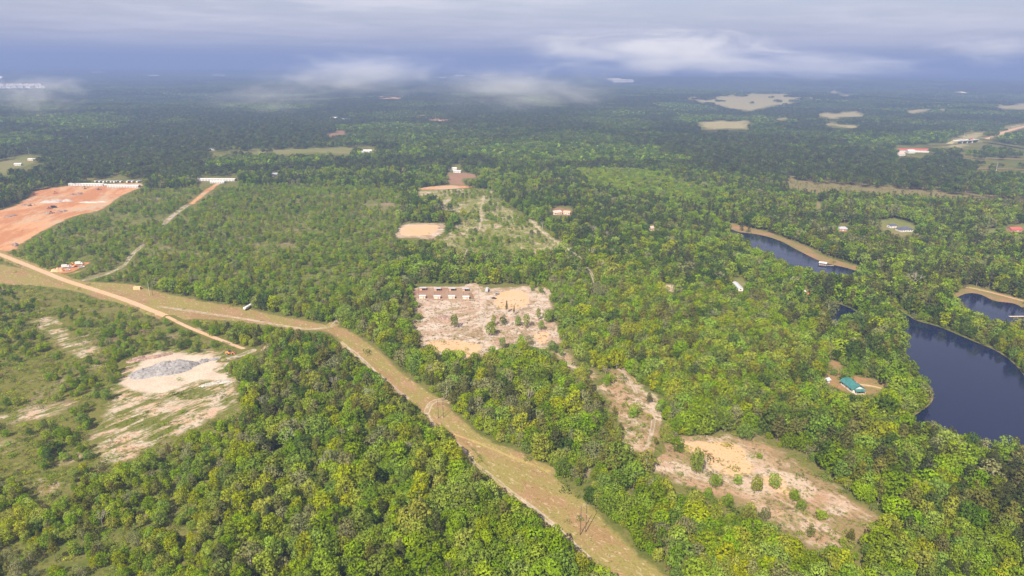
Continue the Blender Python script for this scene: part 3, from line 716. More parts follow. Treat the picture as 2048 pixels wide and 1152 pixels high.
# ---------------------------------------------------------------- plants: where they grow
Z = []        # zones on the photograph's grid: ring, species weights, height range, spacing keep, shrubs per cell
def zone(pts, w, hs, keep, shrub=0.0): Z.append((np.array(pts, float), w, hs, keep, shrub))
#            bright yellow mid  pale dark pine pinedark
zone([(-400, 540), (70, 575), (190, 600), (330, 640), (500, 705), (480, 770), (490, 860), (330, 930), (180, 960), (-400, 1100)], (.30, .10, .40, .02, .18, 0, 0), (3.5, 6.5), .44, .95)
zone([(-400, 1000), (180, 955), (480, 860), (500, 960), (520, 1060), (420, 1160), (300, 1400), (-400, 1400)], (.28, .34, .20, .08, .03, .07, 0), (4.5, 9), .84, .9)
zone([(480, 860), (620, 960), (640, 1152), (600, 1400), (280, 1400), (420, 1150)], (.27, .16, .22, .12, .02, .18, .03), (7, 14.5), .97, .5)
zone([(430, 770), (560, 660), (640, 662), (700, 700), (760, 760), (720, 860), (560, 860)], (.20, .06, .32, .06, .12, .21, .03), (7, 12.5), .97, .5)
zone([(20, 505), (120, 440), (290, 380), (420, 372), (620, 372), (790, 380), (800, 440), (790, 520), (760, 580), (700, 625), (640, 640), (480, 605), (300, 572), (170, 565), (60, 535)], (.30, .10, .34, .03, .05, .17, .01), (4, 8), .80, .7)
zone([(830, 376), (985, 378), (1010, 405), (1080, 450), (1150, 500), (1090, 525), (960, 525), (880, 515), (865, 490), (910, 455), (930, 435), (890, 410), (835, 405)], (.30, .10, .42, .02, .12, .04, 0), (4, 7.5), .46, .6)
zone([(1148, 350), (1200, 338), (1300, 352), (1400, 385), (1460, 420), (1400, 425), (1300, 400), (1200, 385)], (.46, .08, .36, .06, .04, 0, 0), (9, 14), 1.0)
zone([(1560, 348), (1700, 343), (2100, 350), (2100, 428), (1900, 430), (1700, 408), (1580, 392)], (.0, .16, .04, .48, .0, .32, 0), (1.8, 3.2), .42, .4)
zone([(1480, 880), (1560, 860), (1700, 830), (1830, 850), (2000, 900), (2100, 890), (2100, 1100), (1900, 1060), (1800, 1040), (1700, 980), (1600, 900)], (.12, .05, .20, .04, .13, .30, .16), (11, 17), 1.0, .1)
zone([(1560, 600), (1660, 560), (1830, 570), (1900, 640), (1800, 640), (1790, 720), (1830, 760), (1700, 740), (1640, 700)], (.13, .04, .16, .05, .16, .20, .26), (12, 19), 1.0, .1)
zone([(1400, 400), (1700, 400), (2100, 420), (2100, 600), (1900, 590), (1700, 540), (1560, 470), (1430, 445)], (.13, .04, .18, .05, .18, .18, .24), (11, 17), 1.0, .1)
zone([(1300, 940), (1350, 880), (1480, 862), (1600, 910), (1800, 1060), (1700, 1110), (1560, 1080), (1330, 975)], (.5, .25, .15, .0, .0, .1, 0), (3, 5), .30, .9)
zone([(1160, 740), (1250, 735), (1330, 800), (1330, 880), (1300, 930), (1230, 900)], (.35, .25, .2, .1, .0, .1, 0), (5, 10), .75, .7)
zone([(815, 570), (1115, 570), (1140, 705), (1000, 720), (860, 720), (815, 690)], (.38, .12, .38, .0, .12, 0, 0), (5, 8.5), .9, .6)
zone([(1100, 560), (1300, 560), (1500, 640), (1640, 720), (1700, 850), (1560, 860), (1400, 860), (1330, 790), (1150, 700)], (.32, .14, .22, .08, .07, .17, 0), (10, 15), 1.0, .15)
zone([(1180, 940), (1340, 970), (1640, 1105), (1800, 1100), (1900, 1160), (1700, 1400), (1350, 1400), (1350, 1152)], (.46, .24, .14, .10, .02, .04, 0), (9, 14), 1.0, .2)
DEFAULT_NEAR = ((.32, .12, .25, .07, .05, .15, .04), (7.5, 15))
DEFAULT_FAR = ((.08, .03, .20, .04, .30, .10, .25), (9, 15))

def scatter(r0, r1, cell):
    """jittered grid over the wedge the camera looks into (and some way to its sides)"""
    xs = np.arange(-r1 * 0.98, r1 * 0.98, cell); ys = np.arange(90, r1, cell)
    gx, gy = np.meshgrid(xs, ys); p = np.stack([gx.ravel(), gy.ravel()], 1)
    d = np.hypot(p[:, 0], p[:, 1])
    k = (d >= r0) & (d < r1) & (np.abs(p[:, 0]) < p[:, 1] * 0.90 + 60)
    p = p[k]
    return p + rng.uniform(-.46, .46, p.shape) * cell
# stands: pieces of woodland planted or cut at one time, with straight borders between them
_s = np.random.default_rng(99); SEED = np.stack([_s.uniform(-5500, 5500, 900), _s.uniform(500, 7500, 900)], 1); SEED_T = _s.random(900); SEED_H = _s.uniform(.6, 1.08, 900)
def stand(x, y):
    P_ = np.stack([x, y], 1); best = np.full(len(P_), 1e18); idx = np.zeros(len(P_), int)
    for k, q_ in enumerate(SEED):
        d2 = np.abs(P_[:, 0] * .94 + P_[:, 1] * .34 - q_[0] * .94 - q_[1] * .34) + np.abs(-P_[:, 0] * .34 + P_[:, 1] * .94 + q_[0] * .34 - q_[1] * .94) * .8
        m_ = d2 < best; best[m_] = d2[m_]; idx[m_] = k
    return SEED_T[idx], SEED_H[idx]
def over_clear(x, y, z, h):
    """share of growth allowed: looks at the foot and two heights of the crown"""
    keep = np.ones(len(x))
    for f in (0.0, 0.5, 0.9):
        px, py, _ = to_px(np.stack([x, y, z + f * h], 1))
        P = np.stack([px, py], 1)
        for R, k in CLEAR:
            if k >= 1: continue
            lo = R.min(0) - 1; hi = R.max(0) + 1
            q_ = np.nonzero((P[:, 0] > lo[0]) & (P[:, 0] < hi[0]) & (P[:, 1] > lo[1]) & (P[:, 1] < hi[1]))[0]
            if len(q_) == 0: continue
            s = inside(P[q_], R); keep[q_[s]] = np.minimum(keep[q_[s]], k)
    return keep
R_IND, R_CLUMP, R_PATCH = 1350.0, 5000.0, 14000.0
p = scatter(95, R_IND, 5.7)
x, y = p[:, 0], p[:, 1]; z = height(x, y); d = np.hypot(x, y)
px, py, _ = to_px(np.stack([x, y, z], 1)); PP = np.stack([px, py], 1)
n = len(x)
W = np.where((d < 800)[:, None], np.array(DEFAULT_NEAR[0])[None], 0.0)
fr = np.clip((d - 450) / 500, 0, 1)[:, None]
W = np.array(DEFAULT_NEAR[0])[None] * (1 - fr) + np.array(DEFAULT_FAR[0])[None] * fr
Hh = np.empty((n, 2)); Hh[:] = DEFAULT_NEAR[1]
keep = np.full(n, .97); shrub = np.full(n, .12)
for R, w, hs, kp, sh in Z:
    s = inside(PP, R); W[s] = w; Hh[s] = hs; keep[s] = kp; shrub[s] = sh
# stands: kinds grow together
for k in range(7): W[:, k] *= 0.15 + 2.6 * vnoise(x, y, 55, 20 + k) ** 3 + .45 * vnoise(x, y, 12, 40 + k)
gap = vnoise(x, y, 30, 3) * .6 + vnoise(x, y, 11, 4) * .4
cum = np.cumsum(W / W.sum(1)[:, None], 1); kind = (rng.random(n)[:, None] > cum).sum(1).clip(0, 6)
hgt = Hh[:, 0] + (Hh[:, 1] - Hh[:, 0]) * rng.beta(1.15, 1.25, n)
hgt = np.where(kind >= 5, hgt * 1.12, hgt); u_ = rng.random(n); hgt *= np.where(u_ < .07, 1.22, np.where(u_ > .85, .72, 1.0))
grow = np.where(keep < .9, np.clip(keep + (gap - .5) * 2.6, 0, 1), keep)
grow *= np.where(d > 0, 1, 1)
tree = rng.random(n) < grow
wet = np.zeros(n, bool)
for R in WET: wet |= ring_sdf(p, R) > -1.5 if len(R) else False
ok = over_clear(x, y, z, np.where(kind >= 5, hgt, hgt))
tree &= (rng.random(n) < ok) & ~wet
# small trees stand closer together: let short ones fill only where they would not overlap
rot = rng.uniform(0, 6.283, n); fat = rng.uniform(.85, 1.22, n)
ti = np.nonzero(tree)[0]
nominal = np.where(kind >= 5, 15.0, 13.0)
vs = hgt / nominal
tx, ty, tzc = to_px(np.stack([x, y, z + hgt * .6], 1))
inframe = (tx > -15) & (tx < PW + 15) & (ty > -5) & (ty < PH + 15)
size_px = hgt / np.maximum(tzc, 1)
singles = {}
for nm, sel, lim in (('broad', kind < 5, 300), ('pine', kind >= 5, 200)):
    c = ti[sel[ti] & inframe[ti]]; c = c[np.argsort(-size_px[c])][:lim]
    for i in c: singles[i] = nm

MARKS = ((1165, 1068, 'the nearest pole pair'), (882, 836, 'the pole pair by the sandy turn'), (1450, 920, 'the big peach sand patch'), (1750, 1070, 'the lower tip of the logged clearing'), (1600, 1010, 'the twin round trees in the clearing'), (1705, 775, 'the teal roof'),
         (1930, 880, 'the near shore of the big pond'), (40, 1120, 'the bottom left corner'), (2010, 1120, 'the bottom right corner'), (330, 880, 'the lower end of the sandy rows'), (578, 890, 'the forked bare tree'), (737, 800, 'the pale leafless tree'), (1270, 1130, 'the foot of the mown strip'),
         (1097, 943, 'the end of the worn yellow track'), (560, 1140, 'the bottom edge left of centre'), (900, 1140, 'the bottom edge near the centre'), (1600, 1145, 'the bottom edge right of centre'), (1170, 945, 'the small white sand spot'), (500, 770, 'the white rubble heap'), (1275, 780, 'the end of the right sandy track'), (980, 950, 'the sandy track beside the mown strip'), (340, 735, 'the grey ash heap'), (110, 670, 'the upper sand patch of the scrubland'), (60, 830, 'the sand streak at the left edge'), (428, 672, 'the flat-topped tree'), (330, 634, 'the end of the wide dirt road'), (60, 590, 'the dirt road at the left edge'), (100, 900, 'the dark bushy tree'), (60, 980, 'the brown bare spot at the left edge'), (225, 800, 'the upper left end of the sandy rows'), (480, 820, 'the right rim of the sandy rows'))
def region(px, py):
    """words for where in the place a plant stands: by the nearest thing one can find"""
    mx, my, nm_ = min(MARKS, key=lambda q: (q[0] - px) ** 2 + (q[1] - py) ** 2)
    dx, dy = px - mx, py - my; far_ = math.hypot(dx, dy)
    side = ('right of', 'below right of', 'below', 'below left of', 'left of', 'above left of', 'above', 'above right of')[int(round(math.atan2(dy, dx) / (math.pi / 4))) % 8]
    return ('close ' if far_ < 45 else '' if far_ < 100 else 'well ' if far_ < 170 else 'far ') + side + ' ' + nm_
TONE = ('bright green', 'yellow-green', 'mid green', 'pale grey-green', 'dark green', 'olive', 'dark olive')
rnd = random.Random(3)
for i, nm in singles.items():
    mdl = MODELS[(SP[kind[i]], 'near')]; mdl = mdl[int(rng.integers(len(mdl)))]
    t = empty('broadleaf_tree' if nm == 'broad' else 'pine_tree', (x[i], y[i], z[i]), rot[i])
    t.scale = (vs[i] * fat[i], vs[i] * fat[i], vs[i])
    o = link('trunk', mdl['trunk'], t); o = link('crown', mdl['crown'], t)
    big = 'tall' if hgt[i] > 12.5 else ('small' if hgt[i] < 8.5 else 'rounded' if nm == 'broad' else 'slender')
    reg = region(tx[i], ty[i])
    kn = 'broadleaf tree' if nm == 'broad' else 'pine'
    tag(t, f'{big} {TONE[kind[i]]} {kn} {reg}', 'tree', f'{kn}s {reg}')

PTS = {'near': [], 'far': [], 'shrub': []}
def put(dst, idx, key_of, X_, Y_, Z_, S_, R_):
    PTS[dst].append((np.stack([X_, Y_, Z_], 1), idx, S_, R_))
rest = np.array([i for i in ti if i not in singles])
pid = np.empty(len(rest), int)
for k, s in enumerate(SP):
    for lod, sel in (('near', d[rest] < 620), ('mid', d[rest] >= 620)):
        q_ = np.nonzero((kind[rest] == k) & sel)[0]; ms_ = [m_['pid'] for m_ in MODELS[(s, lod)]]
        pid[q_] = rng.choice(ms_, len(q_))
dd = np.nonzero((rng.random(len(rest)) < .007) & (d[rest] < 900))[0]; pid[dd] = rng.choice([m_['pid'] for m_ in MODELS[('dead', 'near')]], len(dd))
PTS['near'].append((np.stack([x, y, z], 1)[rest], pid, np.stack([vs * fat, vs * fat, vs], 1)[rest], rot[rest]))
# understory between the tall trees
pu = scatter(95, 760, 4.9); ux, uy = pu[:, 0], pu[:, 1]; uz = height(ux, uy); hu = rng.uniform(3.5, 7.0, len(ux))
vx, vy, _ = to_px(np.stack([ux, uy, uz], 1)); U = np.stack([vx, vy], 1); ukeep = np.full(len(ux), .80)
for R, w, hs, kp, sh in Z: ukeep[inside(U, R)] = .80 if kp > .95 else (.30 if kp > .75 else 0.0)
for R in WET: ukeep[ring_sdf(pu, R) > -1.5] = 0
ui = np.nonzero(rng.random(len(ux)) < ukeep * over_clear(ux, uy, uz, hu))[0]
ukind = rng.choice(4, len(ui), p=(.40, .26, .28, .06))
pid = np.array([MODELS[(SP[k_], 'near' if np.hypot(ux[i_], uy[i_]) < 520 else 'mid')][int(rng.integers(3))]['pid'] for k_, i_ in zip(ukind, ui)])
us = hu[ui] / 13.0
PTS['near'].append((np.stack([ux, uy, uz], 1)[ui], pid, np.stack([us * 1.25, us * 1.25, us], 1), rng.uniform(0, 6.28, len(ui))))
# undergrowth and shrubs
ps = scatter(95, 900, 4.2); sx, sy = ps[:, 0], ps[:, 1]; n2 = len(sx)
qx, qy, _ = to_px(np.stack([sx, sy, np.zeros(n2)], 1)); Q = np.stack([qx, qy], 1)
sd = np.full(n2, .62)
for R, w, hs, kp, sh in Z: sd[inside(Q, R)] = sh
g_ = vnoise(sx, sy, 22, 8) * .55 + vnoise(sx, sy, 8, 9) * .45
sd = np.where(sd > .65, np.clip(sd * .62 + (g_ - .5) * 2.0, 0, 1), sd)
sok = np.ones(n2)
for R, k in CLEAR:
    s = inside(Q, R); sok[s] = np.minimum(sok[s], .015 if k == 0 else min(1, .05 + k * 2.2))
swet = np.zeros(n2, bool)
for R in WET: swet |= ring_sdf(ps, R) > -1.0
sk = np.nonzero((rng.random(n2) < sd * sok) & ~swet)[0]
SK = ('bright', 'yellow', 'mid', 'dark', 'brown'); shk = rng.choice(5, n2, p=(.30, .20, .30, .14, .06))
ssz = rng.uniform(.55, 1.35, n2) * np.where(rng.random(n2) < .15, 1.5, 1.0)
inf = (qx > 0) & (qx < PW) & (qy > 0) & (qy < PH)
open_ground = np.zeros(n2, bool)
for a in (0, 11): open_ground |= inside(Q, Z[a][0])
c = sk[inf[sk] & open_ground[sk]]
c = c[np.argsort(-(ssz / np.hypot(sx, sy))[c])][:260]
shr = set(c.tolist())
for i in c:
    mdl = MODELS[(SK[shk[i]], 'shrub')]; mdl = mdl[int(rng.integers(2))]
    o = link('shrub', mdl['crown'], None, (sx[i], sy[i], 0.05), float(rng.uniform(0, 6.28))); o.scale = (ssz[i] * 1.1, ssz[i] * 1.1, ssz[i])
    col_ = ('bright green', 'yellow-green', 'mid green', 'dark green', 'dry brown')[shk[i]]
    where = region(qx[i], qy[i])
    tag(o, f'{"large" if ssz[i] > 1.2 else "small" if ssz[i] < .8 else "rounded"} {col_} shrub {where}', 'shrub', f'shrubs {where}')
rest = np.array([i for i in sk if i not in shr])
pid = np.empty(len(rest), int)
for k, s in enumerate(SK):
    q_ = np.nonzero(shk[rest] == k)[0]; pid[q_] = rng.choice([m_['pid'] for m_ in MODELS[(s, 'shrub')]], len(q_))
PTS['shrub'].append((np.stack([sx, sy, np.full(n2, .05)], 1)[rest], pid, np.repeat(ssz[rest][:, None], 3, 1), rng.uniform(0, 6.28, len(rest))))
# cut branches and brush left lying on the bare clearings
for R_, cnt, ks in (([(822, 600), (1100, 600), (1136, 660), (1136, 700), (960, 690), (822, 690)], 900, ('brown', 'brown', 'mid')), ([(1330, 890), (1500, 870), (1660, 955), (1780, 1050), (1640, 1100), (1500, 1030), (1330, 960)], 500, ('brown', 'mid', 'yellow')),
                    ([(180, 880), (225, 790), (480, 775), (480, 835), (350, 880), (200, 920)], 500, ('bright', 'yellow', 'mid')), ([(0, 420), (60, 400), (230, 380), (200, 415), (20, 500)], 60, ('brown', 'brown', 'mid')),
                    ([(690, 660), (780, 715), (900, 815), (1060, 910), (1140, 970), (1330, 1150), (1220, 1150), (1060, 1018), (850, 830), (690, 692)], 1500, ('brown', 'yellow', 'mid')), ([(190, 570), (330, 585), (680, 652), (640, 662), (330, 632), (190, 596)], 500, ('brown', 'yellow', 'mid'))):
    R_ = np.array(R_, float); lo, hi = R_.min(0), R_.max(0)
    q_ = rng.uniform(lo, hi, (cnt * 2, 2)); q_ = q_[inside(q_, R_)]
    w_ = ground_at(q_[:, 0], q_[:, 1]); w_[:, 2] = .05
    pid = np.array([rng.choice([m_['pid'] for m_ in MODELS[(ks[int(rng.integers(3))], 'shrub')]]) for _ in range(len(w_))])
    s_ = rng.uniform(.16, .46, len(w_)) * (.55 if cnt in (1500, 500) else 1)
    PTS['shrub'].append((w_, pid, np.stack([s_ * 1.5, s_ * 1.2, s_ * .7], 1), rng.uniform(0, 6.28, len(w_))))
# low growth that roughens the open scrub
for zi, cnt, lo_, hi_ in ((0, 5200, .22, .6), (1, 2600, .25, .7), (4, 5000, .3, .8), (5, 1500, .3, .8), (11, 900, .2, .5), (12, 500, .2, .6)):
    R_ = Z[zi][0]; lo, hi = np.maximum(R_.min(0), [-150, 0]), np.minimum(R_.max(0), [PW + 150, 1300])
    q_ = rng.uniform(lo, hi, (cnt * 2, 2)); q_ = q_[inside(q_, R_)]
    kk = np.ones(len(q_), bool)
    for R, k in CLEAR:
        if k == 0: kk &= ~inside(q_, R)
    w_ = ground_at(q_[kk, 0], q_[kk, 1]); g_ = vnoise(w_[:, 0], w_[:, 1], 15, 31); w_ = w_[g_ > .38]; w_[:, 2] += .05
    ks = rng.choice(5, len(w_), p=(.3, .25, .25, .08, .12)); pid = np.array([rng.choice([m_['pid'] for m_ in MODELS[(SK[a_], 'shrub')]]) for a_ in ks])
    s_ = rng.uniform(lo_, hi_, len(w_))
    PTS['shrub'].append((w_, pid, np.stack([s_ * 1.2, s_ * 1.2, s_ * .85], 1), rng.uniform(0, 6.28, len(w_))))
# woods beyond
for r0, r1, cell, key in ((R_IND, R_CLUMP, 21.0, 'clump'), (R_CLUMP, R_PATCH, 92.0, 'patch')):
    p = scatter(r0, r1, cell); x_, y_ = p[:, 0], p[:, 1]; z_ = height(x_, y_)
    pxx, pyy, _ = to_px(np.stack([x_, y_, z_], 1))
    ok = over_clear(x_, y_, z_, np.full(len(x_), 15.0))
    # ragged edges of the wide pieces: also look half a piece to each side
    if key == 'patch':
        for ox, oy in ((45, 0), (-45, 0), (0, 45), (0, -45)): ok = np.minimum(ok, over_clear(x_ + ox, y_ + oy, z_, np.full(len(x_), 14.0)))
    clump = vnoise(x_, y_, 130, 77) * .7 + vnoise(x_, y_, 45, 78) * .3
    ok = np.where((ok > 0) & (ok < .05), np.where(clump > .70, 1.0, 0.0), ok)
    k = rng.random(len(x_)) < ok * .985
    t = vnoise(x_, y_, 420 if key == 'clump' else 900, 5) * .6 + vnoise(x_, y_, 140 if key == 'clump' else 260, 6) * .4
    st, sh_ = stand(x_, y_)
    t = np.where(st < .62, st / .62 * .9, t) if key == 'clump' else t
    cat = np.where(t < .50, 0, np.where(t < .70, 1, 2))
    pid = np.empty(len(x_), int)
    for j, nm in enumerate(('pine', 'mixed', 'hard')):
        q_ = np.nonzero(cat == j)[0]; pid[q_] = rng.choice([m_['pid'] for m_ in MODELS[(nm, key)]], len(q_))
    S = rng.uniform(.85, 1.15, (len(x_), 1)) * np.array([[1, 1, 1.0]])
    S[:, 2] *= rng.uniform(.8, 1.15, len(x_)) * (np.where(st < .62, sh_, 1.0) if key == 'clump' else 1.0)
    PTS['far'].append((np.stack([x_, y_, z_], 1)[k], pid[k], S[k], (np.floor(rng.uniform(0, 4, len(x_))) * math.pi / 2 + rng.uniform(-.3, .3, len(x_)))[k]))

# one node tree sets the models on the points
ng = bpy.data.node_groups.new('plant_out', 'GeometryNodeTree')
ng.interface.new_socket('Geometry', in_out='INPUT', socket_type='NodeSocketGeometry')
ng.interface.new_socket('Geometry', in_out='OUTPUT', socket_type='NodeSocketGeometry')
gi = ng.nodes.new('NodeGroupInput'); go_ = ng.nodes.new('NodeGroupOutput')
ci = nd(ng, 'GeometryNodeCollectionInfo'); ci.inputs['Collection'].default_value = proto
ci.inputs['Separate Children'].default_value = True; ci.inputs['Reset Children'].default_value = True
def named(nm, dt): return nd(ng, 'GeometryNodeInputNamedAttribute', {'Name': nm}, data_type=dt).outputs[0]
ip = nd(ng, 'GeometryNodeInstanceOnPoints')
ng.links.new(gi.outputs[0], ip.inputs['Points']); ng.links.new(ci.outputs[0], ip.inputs['Instance'])
ip.inputs['Pick Instance'].default_value = True
ng.links.new(named('model', 'INT'), ip.inputs['Instance Index'])
e2r = nd(ng, 'FunctionNodeEulerToRotation', {0: named('turn', 'FLOAT_VECTOR')})
ng.links.new(e2r.outputs[0], ip.inputs['Rotation']); ng.links.new(named('size', 'FLOAT_VECTOR'), ip.inputs['Scale'])
ng.links.new(ip.outputs[0], go_.inputs[0])
def plant_out(name, rows, label, cat):
    P_ = np.vstack([r_[0] for r_ in rows]); I_ = np.concatenate([r_[1] for r_ in rows]); S_ = np.vstack([r_[2] for r_ in rows]); T_ = np.concatenate([r_[3] for r_ in rows])
    me = bpy.data.meshes.new(name); me.vertices.add(len(P_)); me.vertices.foreach_set('co', P_.astype(np.float32).ravel())
    a = me.attributes.new('model', 'INT', 'POINT'); a.data.foreach_set('value', I_.astype(np.int32))
    a = me.attributes.new('size', 'FLOAT_VECTOR', 'POINT'); a.data.foreach_set('vector', S_.astype(np.float32).ravel())
    a = me.attributes.new('turn', 'FLOAT_VECTOR', 'POINT'); a.data.foreach_set('vector', np.stack([T_ * 0, T_ * 0, T_], 1).astype(np.float32).ravel())
    o = link(name, me); mod = o.modifiers.new('plants', 'NODES'); mod.node_group = ng
    print(name, len(P_))
    return tag(o, label, cat, kind='stuff')
plant_out('forest', PTS['near'], 'mixed green woodland of broadleaf trees and pines around the clearings', 'woodland')
plant_out('distant_forest', PTS['far'], 'hazy blue-green forest canopy stretching to the horizon', 'forest')
plant_out('undergrowth', PTS['shrub'], 'low shrubs and cut brush scattered over the open ground', 'undergrowth')
# ---------------------------------------------------------------- single trees that stand out
def stand_tree(px_, py_, sp, h, label, wide=1.0, group=None, v=0):
    b_ = G(px_, py_); mdl = MODELS[(sp, 'near')][v % 4]; s_ = h / (15.0 if sp.startswith('pine') else 13.0)
    t = empty('pine_tree' if sp.startswith('pine') else 'broadleaf_tree', (b_.x, b_.y, b_.z + .05), (px_ * 1.7) % 6.28)
    t.scale = (s_ * wide, s_ * wide, s_)
    link('trunk', mdl['trunk'], t); link('crown', mdl['crown'], t)
    return tag(t, label, 'tree', group)
gs = 'trees left standing in the sandy clearing'
for a in ((909, 656, 'mid', 10.5, 'lone rounded green tree beside the dark heap in the middle of the white sand', .95),
          (982, 672, 'mid', 12, 'tall green tree right of the bend in the white sandy track', .75), (987, 652, 'yellow', 9, 'yellow-green tree close behind the bend of the white sandy track', .6),
          (1006, 650, 'dark', 8, 'small dark green tree below the upper peach sand patch', .8), (1013, 626, 'pine', 11, 'slim olive tree standing on the upper peach sand patch', .45),
          (1028, 630, 'pine', 9, 'shorter slim olive tree at the rim of the upper peach sand patch', .45), (1036, 652, 'mid', 9, 'green tree below the pair of slim olive trees', .7),
          (1053, 655, 'bright', 11, 'bright green tree in front of the pale bark row in the sandy clearing', .8), (1077, 640, 'bright', 10, 'tall bright green tree right of the upper peach sand patch', .6),
          (1082, 660, 'mid', 8, 'small green tree by the sandy gap at the end of the tree row', .75), (1096, 645, 'mid', 12, 'broad green tree at the right end of the row in the sandy clearing', .85),
          (1005, 697, 'mid', 8.5, 'rounded green tree between the white track and the lower peach patch', .95), (1042, 694, 'bright', 10, 'slim bright green tree left of the lower peach sand patch', .6),
          (1058, 690, 'pale', 8, 'pale green tree touching the lower peach sand patch', .75), (1103, 700, 'mid', 7, 'low green tree right of the lower peach sand patch', 1.1), (1112, 706, 'dark', 7, 'dark green tree at the lower right of the sandy clearing', .9),
          (985, 722, 'mid', 11, 'tall dark-shaded green tree at the lower end of the white sandy track', .8), (833, 705, 'mid', 8, 'green tree at the lower left corner of the sandy clearing', .9)):
    stand_tree(*a[:5], wide=a[5], group=gs, v=int(a[0]) % 4)
gs = 'trees left standing in the logged clearing'
for a in ((1392, 948, 'bright', 15, 'tall narrow green tree between the two peach sand patches', .6), (1430, 975, 'bright', 8, 'bright green tree below the big peach sand patch', .85), (1475, 970, 'bright', 6, 'small bright green tree at the foot of the big peach sand patch', .9),
          (1512, 985, 'yellow', 9, 'yellow-green tree standing in the middle of the logged clearing', .8), (1548, 978, 'bright', 9, 'airy bright green tree right of the peach sand patch', .85), (1500, 1035, 'yellow', 8, 'yellow-green tree in the lower half of the logged clearing', .8),
          (1588, 1002, 'bright', 6.5, 'small round bright green tree with a shadow on bare soil', 1.0), (1602, 1020, 'bright', 5.5, 'smaller round bright green tree just below its twin', 1.05), (1642, 1040, 'bright', 5.5, 'lone round bright green tree low in the logged clearing', 1.05),
          (1530, 1040, 'pale', 7, 'pale thin tree near the lower rim of the logged clearing', .8), (1490, 880, 'mid', 9, 'big round green tree at the upper rim of the logged clearing', 1.1), (1700, 1085, 'pine', 7, 'low olive tree in the lower right of the logged clearing', 1.3), (1620, 1075, 'pine', 7, 'low spreading olive tree beside shaded bare soil', 1.3), (1455, 1015, 'mid', 7, 'small mid green tree left of the middle of the logged clearing', .9),
          (1355, 905, 'mid', 9, 'green tree at the left tip of the peach sand patch', .9), (1415, 1000, 'bright', 7, 'bright green tree at the lower left rim of the logged clearing', .9)):
    stand_tree(*a[:5], wide=a[5], group=gs, v=int(a[0]) % 4)
gs = 'trees on the scrubland'
for a in ((226, 748, 'mid', 9, 'rounded dark green tree left of the grey ash heap', .95), (428, 672, 'mid', 8, 'flat-topped tree with a pale forked trunk beside the lower dirt road', 1.25), (215, 800, 'mid', 7.5, 'bushy green tree at the upper left of the sandy rows', 1.1),
          (100, 905, 'dark', 7, 'dark green bushy tree on the scrubland left of the sandy rows', 1.3), (130, 880, 'mid', 7, 'mid green bushy tree at the top of a thicket left of the sandy rows', 1.2), (175, 770, 'mid', 7, 'leaning green tree beside a dark shadow near the sandy rows', 1.1),
          (270, 660, 'mid', 7.5, 'broad green tree in the thicket above the sandy patch', 1.3), (180, 655, 'mid', 7, 'green tree among the thicket left of the lower dirt road', 1.2), (445, 870, 'bright', 9, 'bright green tree at the right rim of the sandy rows', 1.0), (390, 890, 'mid', 9, 'tall green tree at the lower right end of the sandy rows', 1.0)):
    stand_tree(*a[:5], wide=a[5], group=gs, v=int(a[0]) % 4)
def bare_tree(px_, py_, h, label, seed, mat=None):
    r = np.random.default_rng(seed); mb = MB(); t = empty('bare_tree', G(px_, py_)); th = h * .45
    MB().tube((0, 0, -.1), (0, 0, th), .28, .2, 7).build('trunk', mat or PALEBARK, t)
    def grow(p_, d_, l_, rad_, n_):
        q_ = p_ + d_ * l_; mb.tube(p_, q_, rad_, rad_ * .55, 5)
        if n_ == 0: return
        for _ in range(3):
            v_ = Vector((r.normal(), r.normal(), r.uniform(.1, 1.1))).normalized(); grow(q_, (d_ * .55 + v_ * .75).normalized(), l_ * r.uniform(.6, .85), rad_ * .5, n_ - 1)
    for k in range(3):
        a_ = k * 2.1 + r.uniform(0, .5); grow(Vector((0, 0, th * .97)), Vector((math.cos(a_) * .6, math.sin(a_) * .6, 1)).normalized(), h * .22, .17, 3)
    mb.build('branches', mat or PALEBARK, t)
    return tag(t, label, 'tree')
bare_tree(1184, 522, 15, 'bleached bare dead tree above the green canopy right of the ridge', 1, paint('dead_wood', (0.52, 0.46, 0.40), .9, .15))
bare_tree(1085, 458, 11, 'grey leafless tree at the upper end of the ridge track', 2, PALEBARK)
bare_tree(737, 815, 14, 'pale leafless tree in the wood left of the mown strip', 3, paint('grey_wood', (0.36, 0.33, 0.26), .9, .15))
bare_tree(578, 905, 14, 'pale forked bare tree deep in the dark lower wood', 4, bpy.data.materials['dead_wood'])

# ---------------------------------------------------------------- materials for made things
WHITE = paint('white_paint', (0.47, 0.46, 0.45), .5, .05); CREAM = paint('cream_wall', (0.52, 0.42, 0.32), .7, .08); GREYMETAL = paint('grey_metal_roof', (0.42, 0.43, 0.47), .45, .08, metal=.2)
TEAL = paint('teal_metal_roof', (0.030, 0.125, 0.125), .55, .18, 0.5); NAVY = paint('dark_slate_roof', (0.060, 0.065, 0.10), .7, .12); GREYROOF = paint('grey_shingle', (0.26, 0.27, 0.32), .8, .12); PINKROOF = paint('faded_shingle', (0.42, 0.30, 0.27), .8, .12)
REDROOF = paint('red_roof', (0.32, 0.07, 0.06), .6, .10); BRICK = paint('brick_wall', (0.34, 0.16, 0.11), .8, .12); GLASS = paint('dark_glass', (0.03, 0.035, 0.05), .15, .1); DARK = paint('dark_opening', (0.03, 0.025, 0.022), .9, .1)
WOODP = paint('weathered_pole', (0.085, 0.062, 0.048), .9, .2, 3.0); TIMBER = paint('grey_timber', (0.40, 0.32, 0.26), .9, .15, 3.0); TYRE = paint('tyre_rubber', (0.02, 0.02, 0.022), .8, .1)
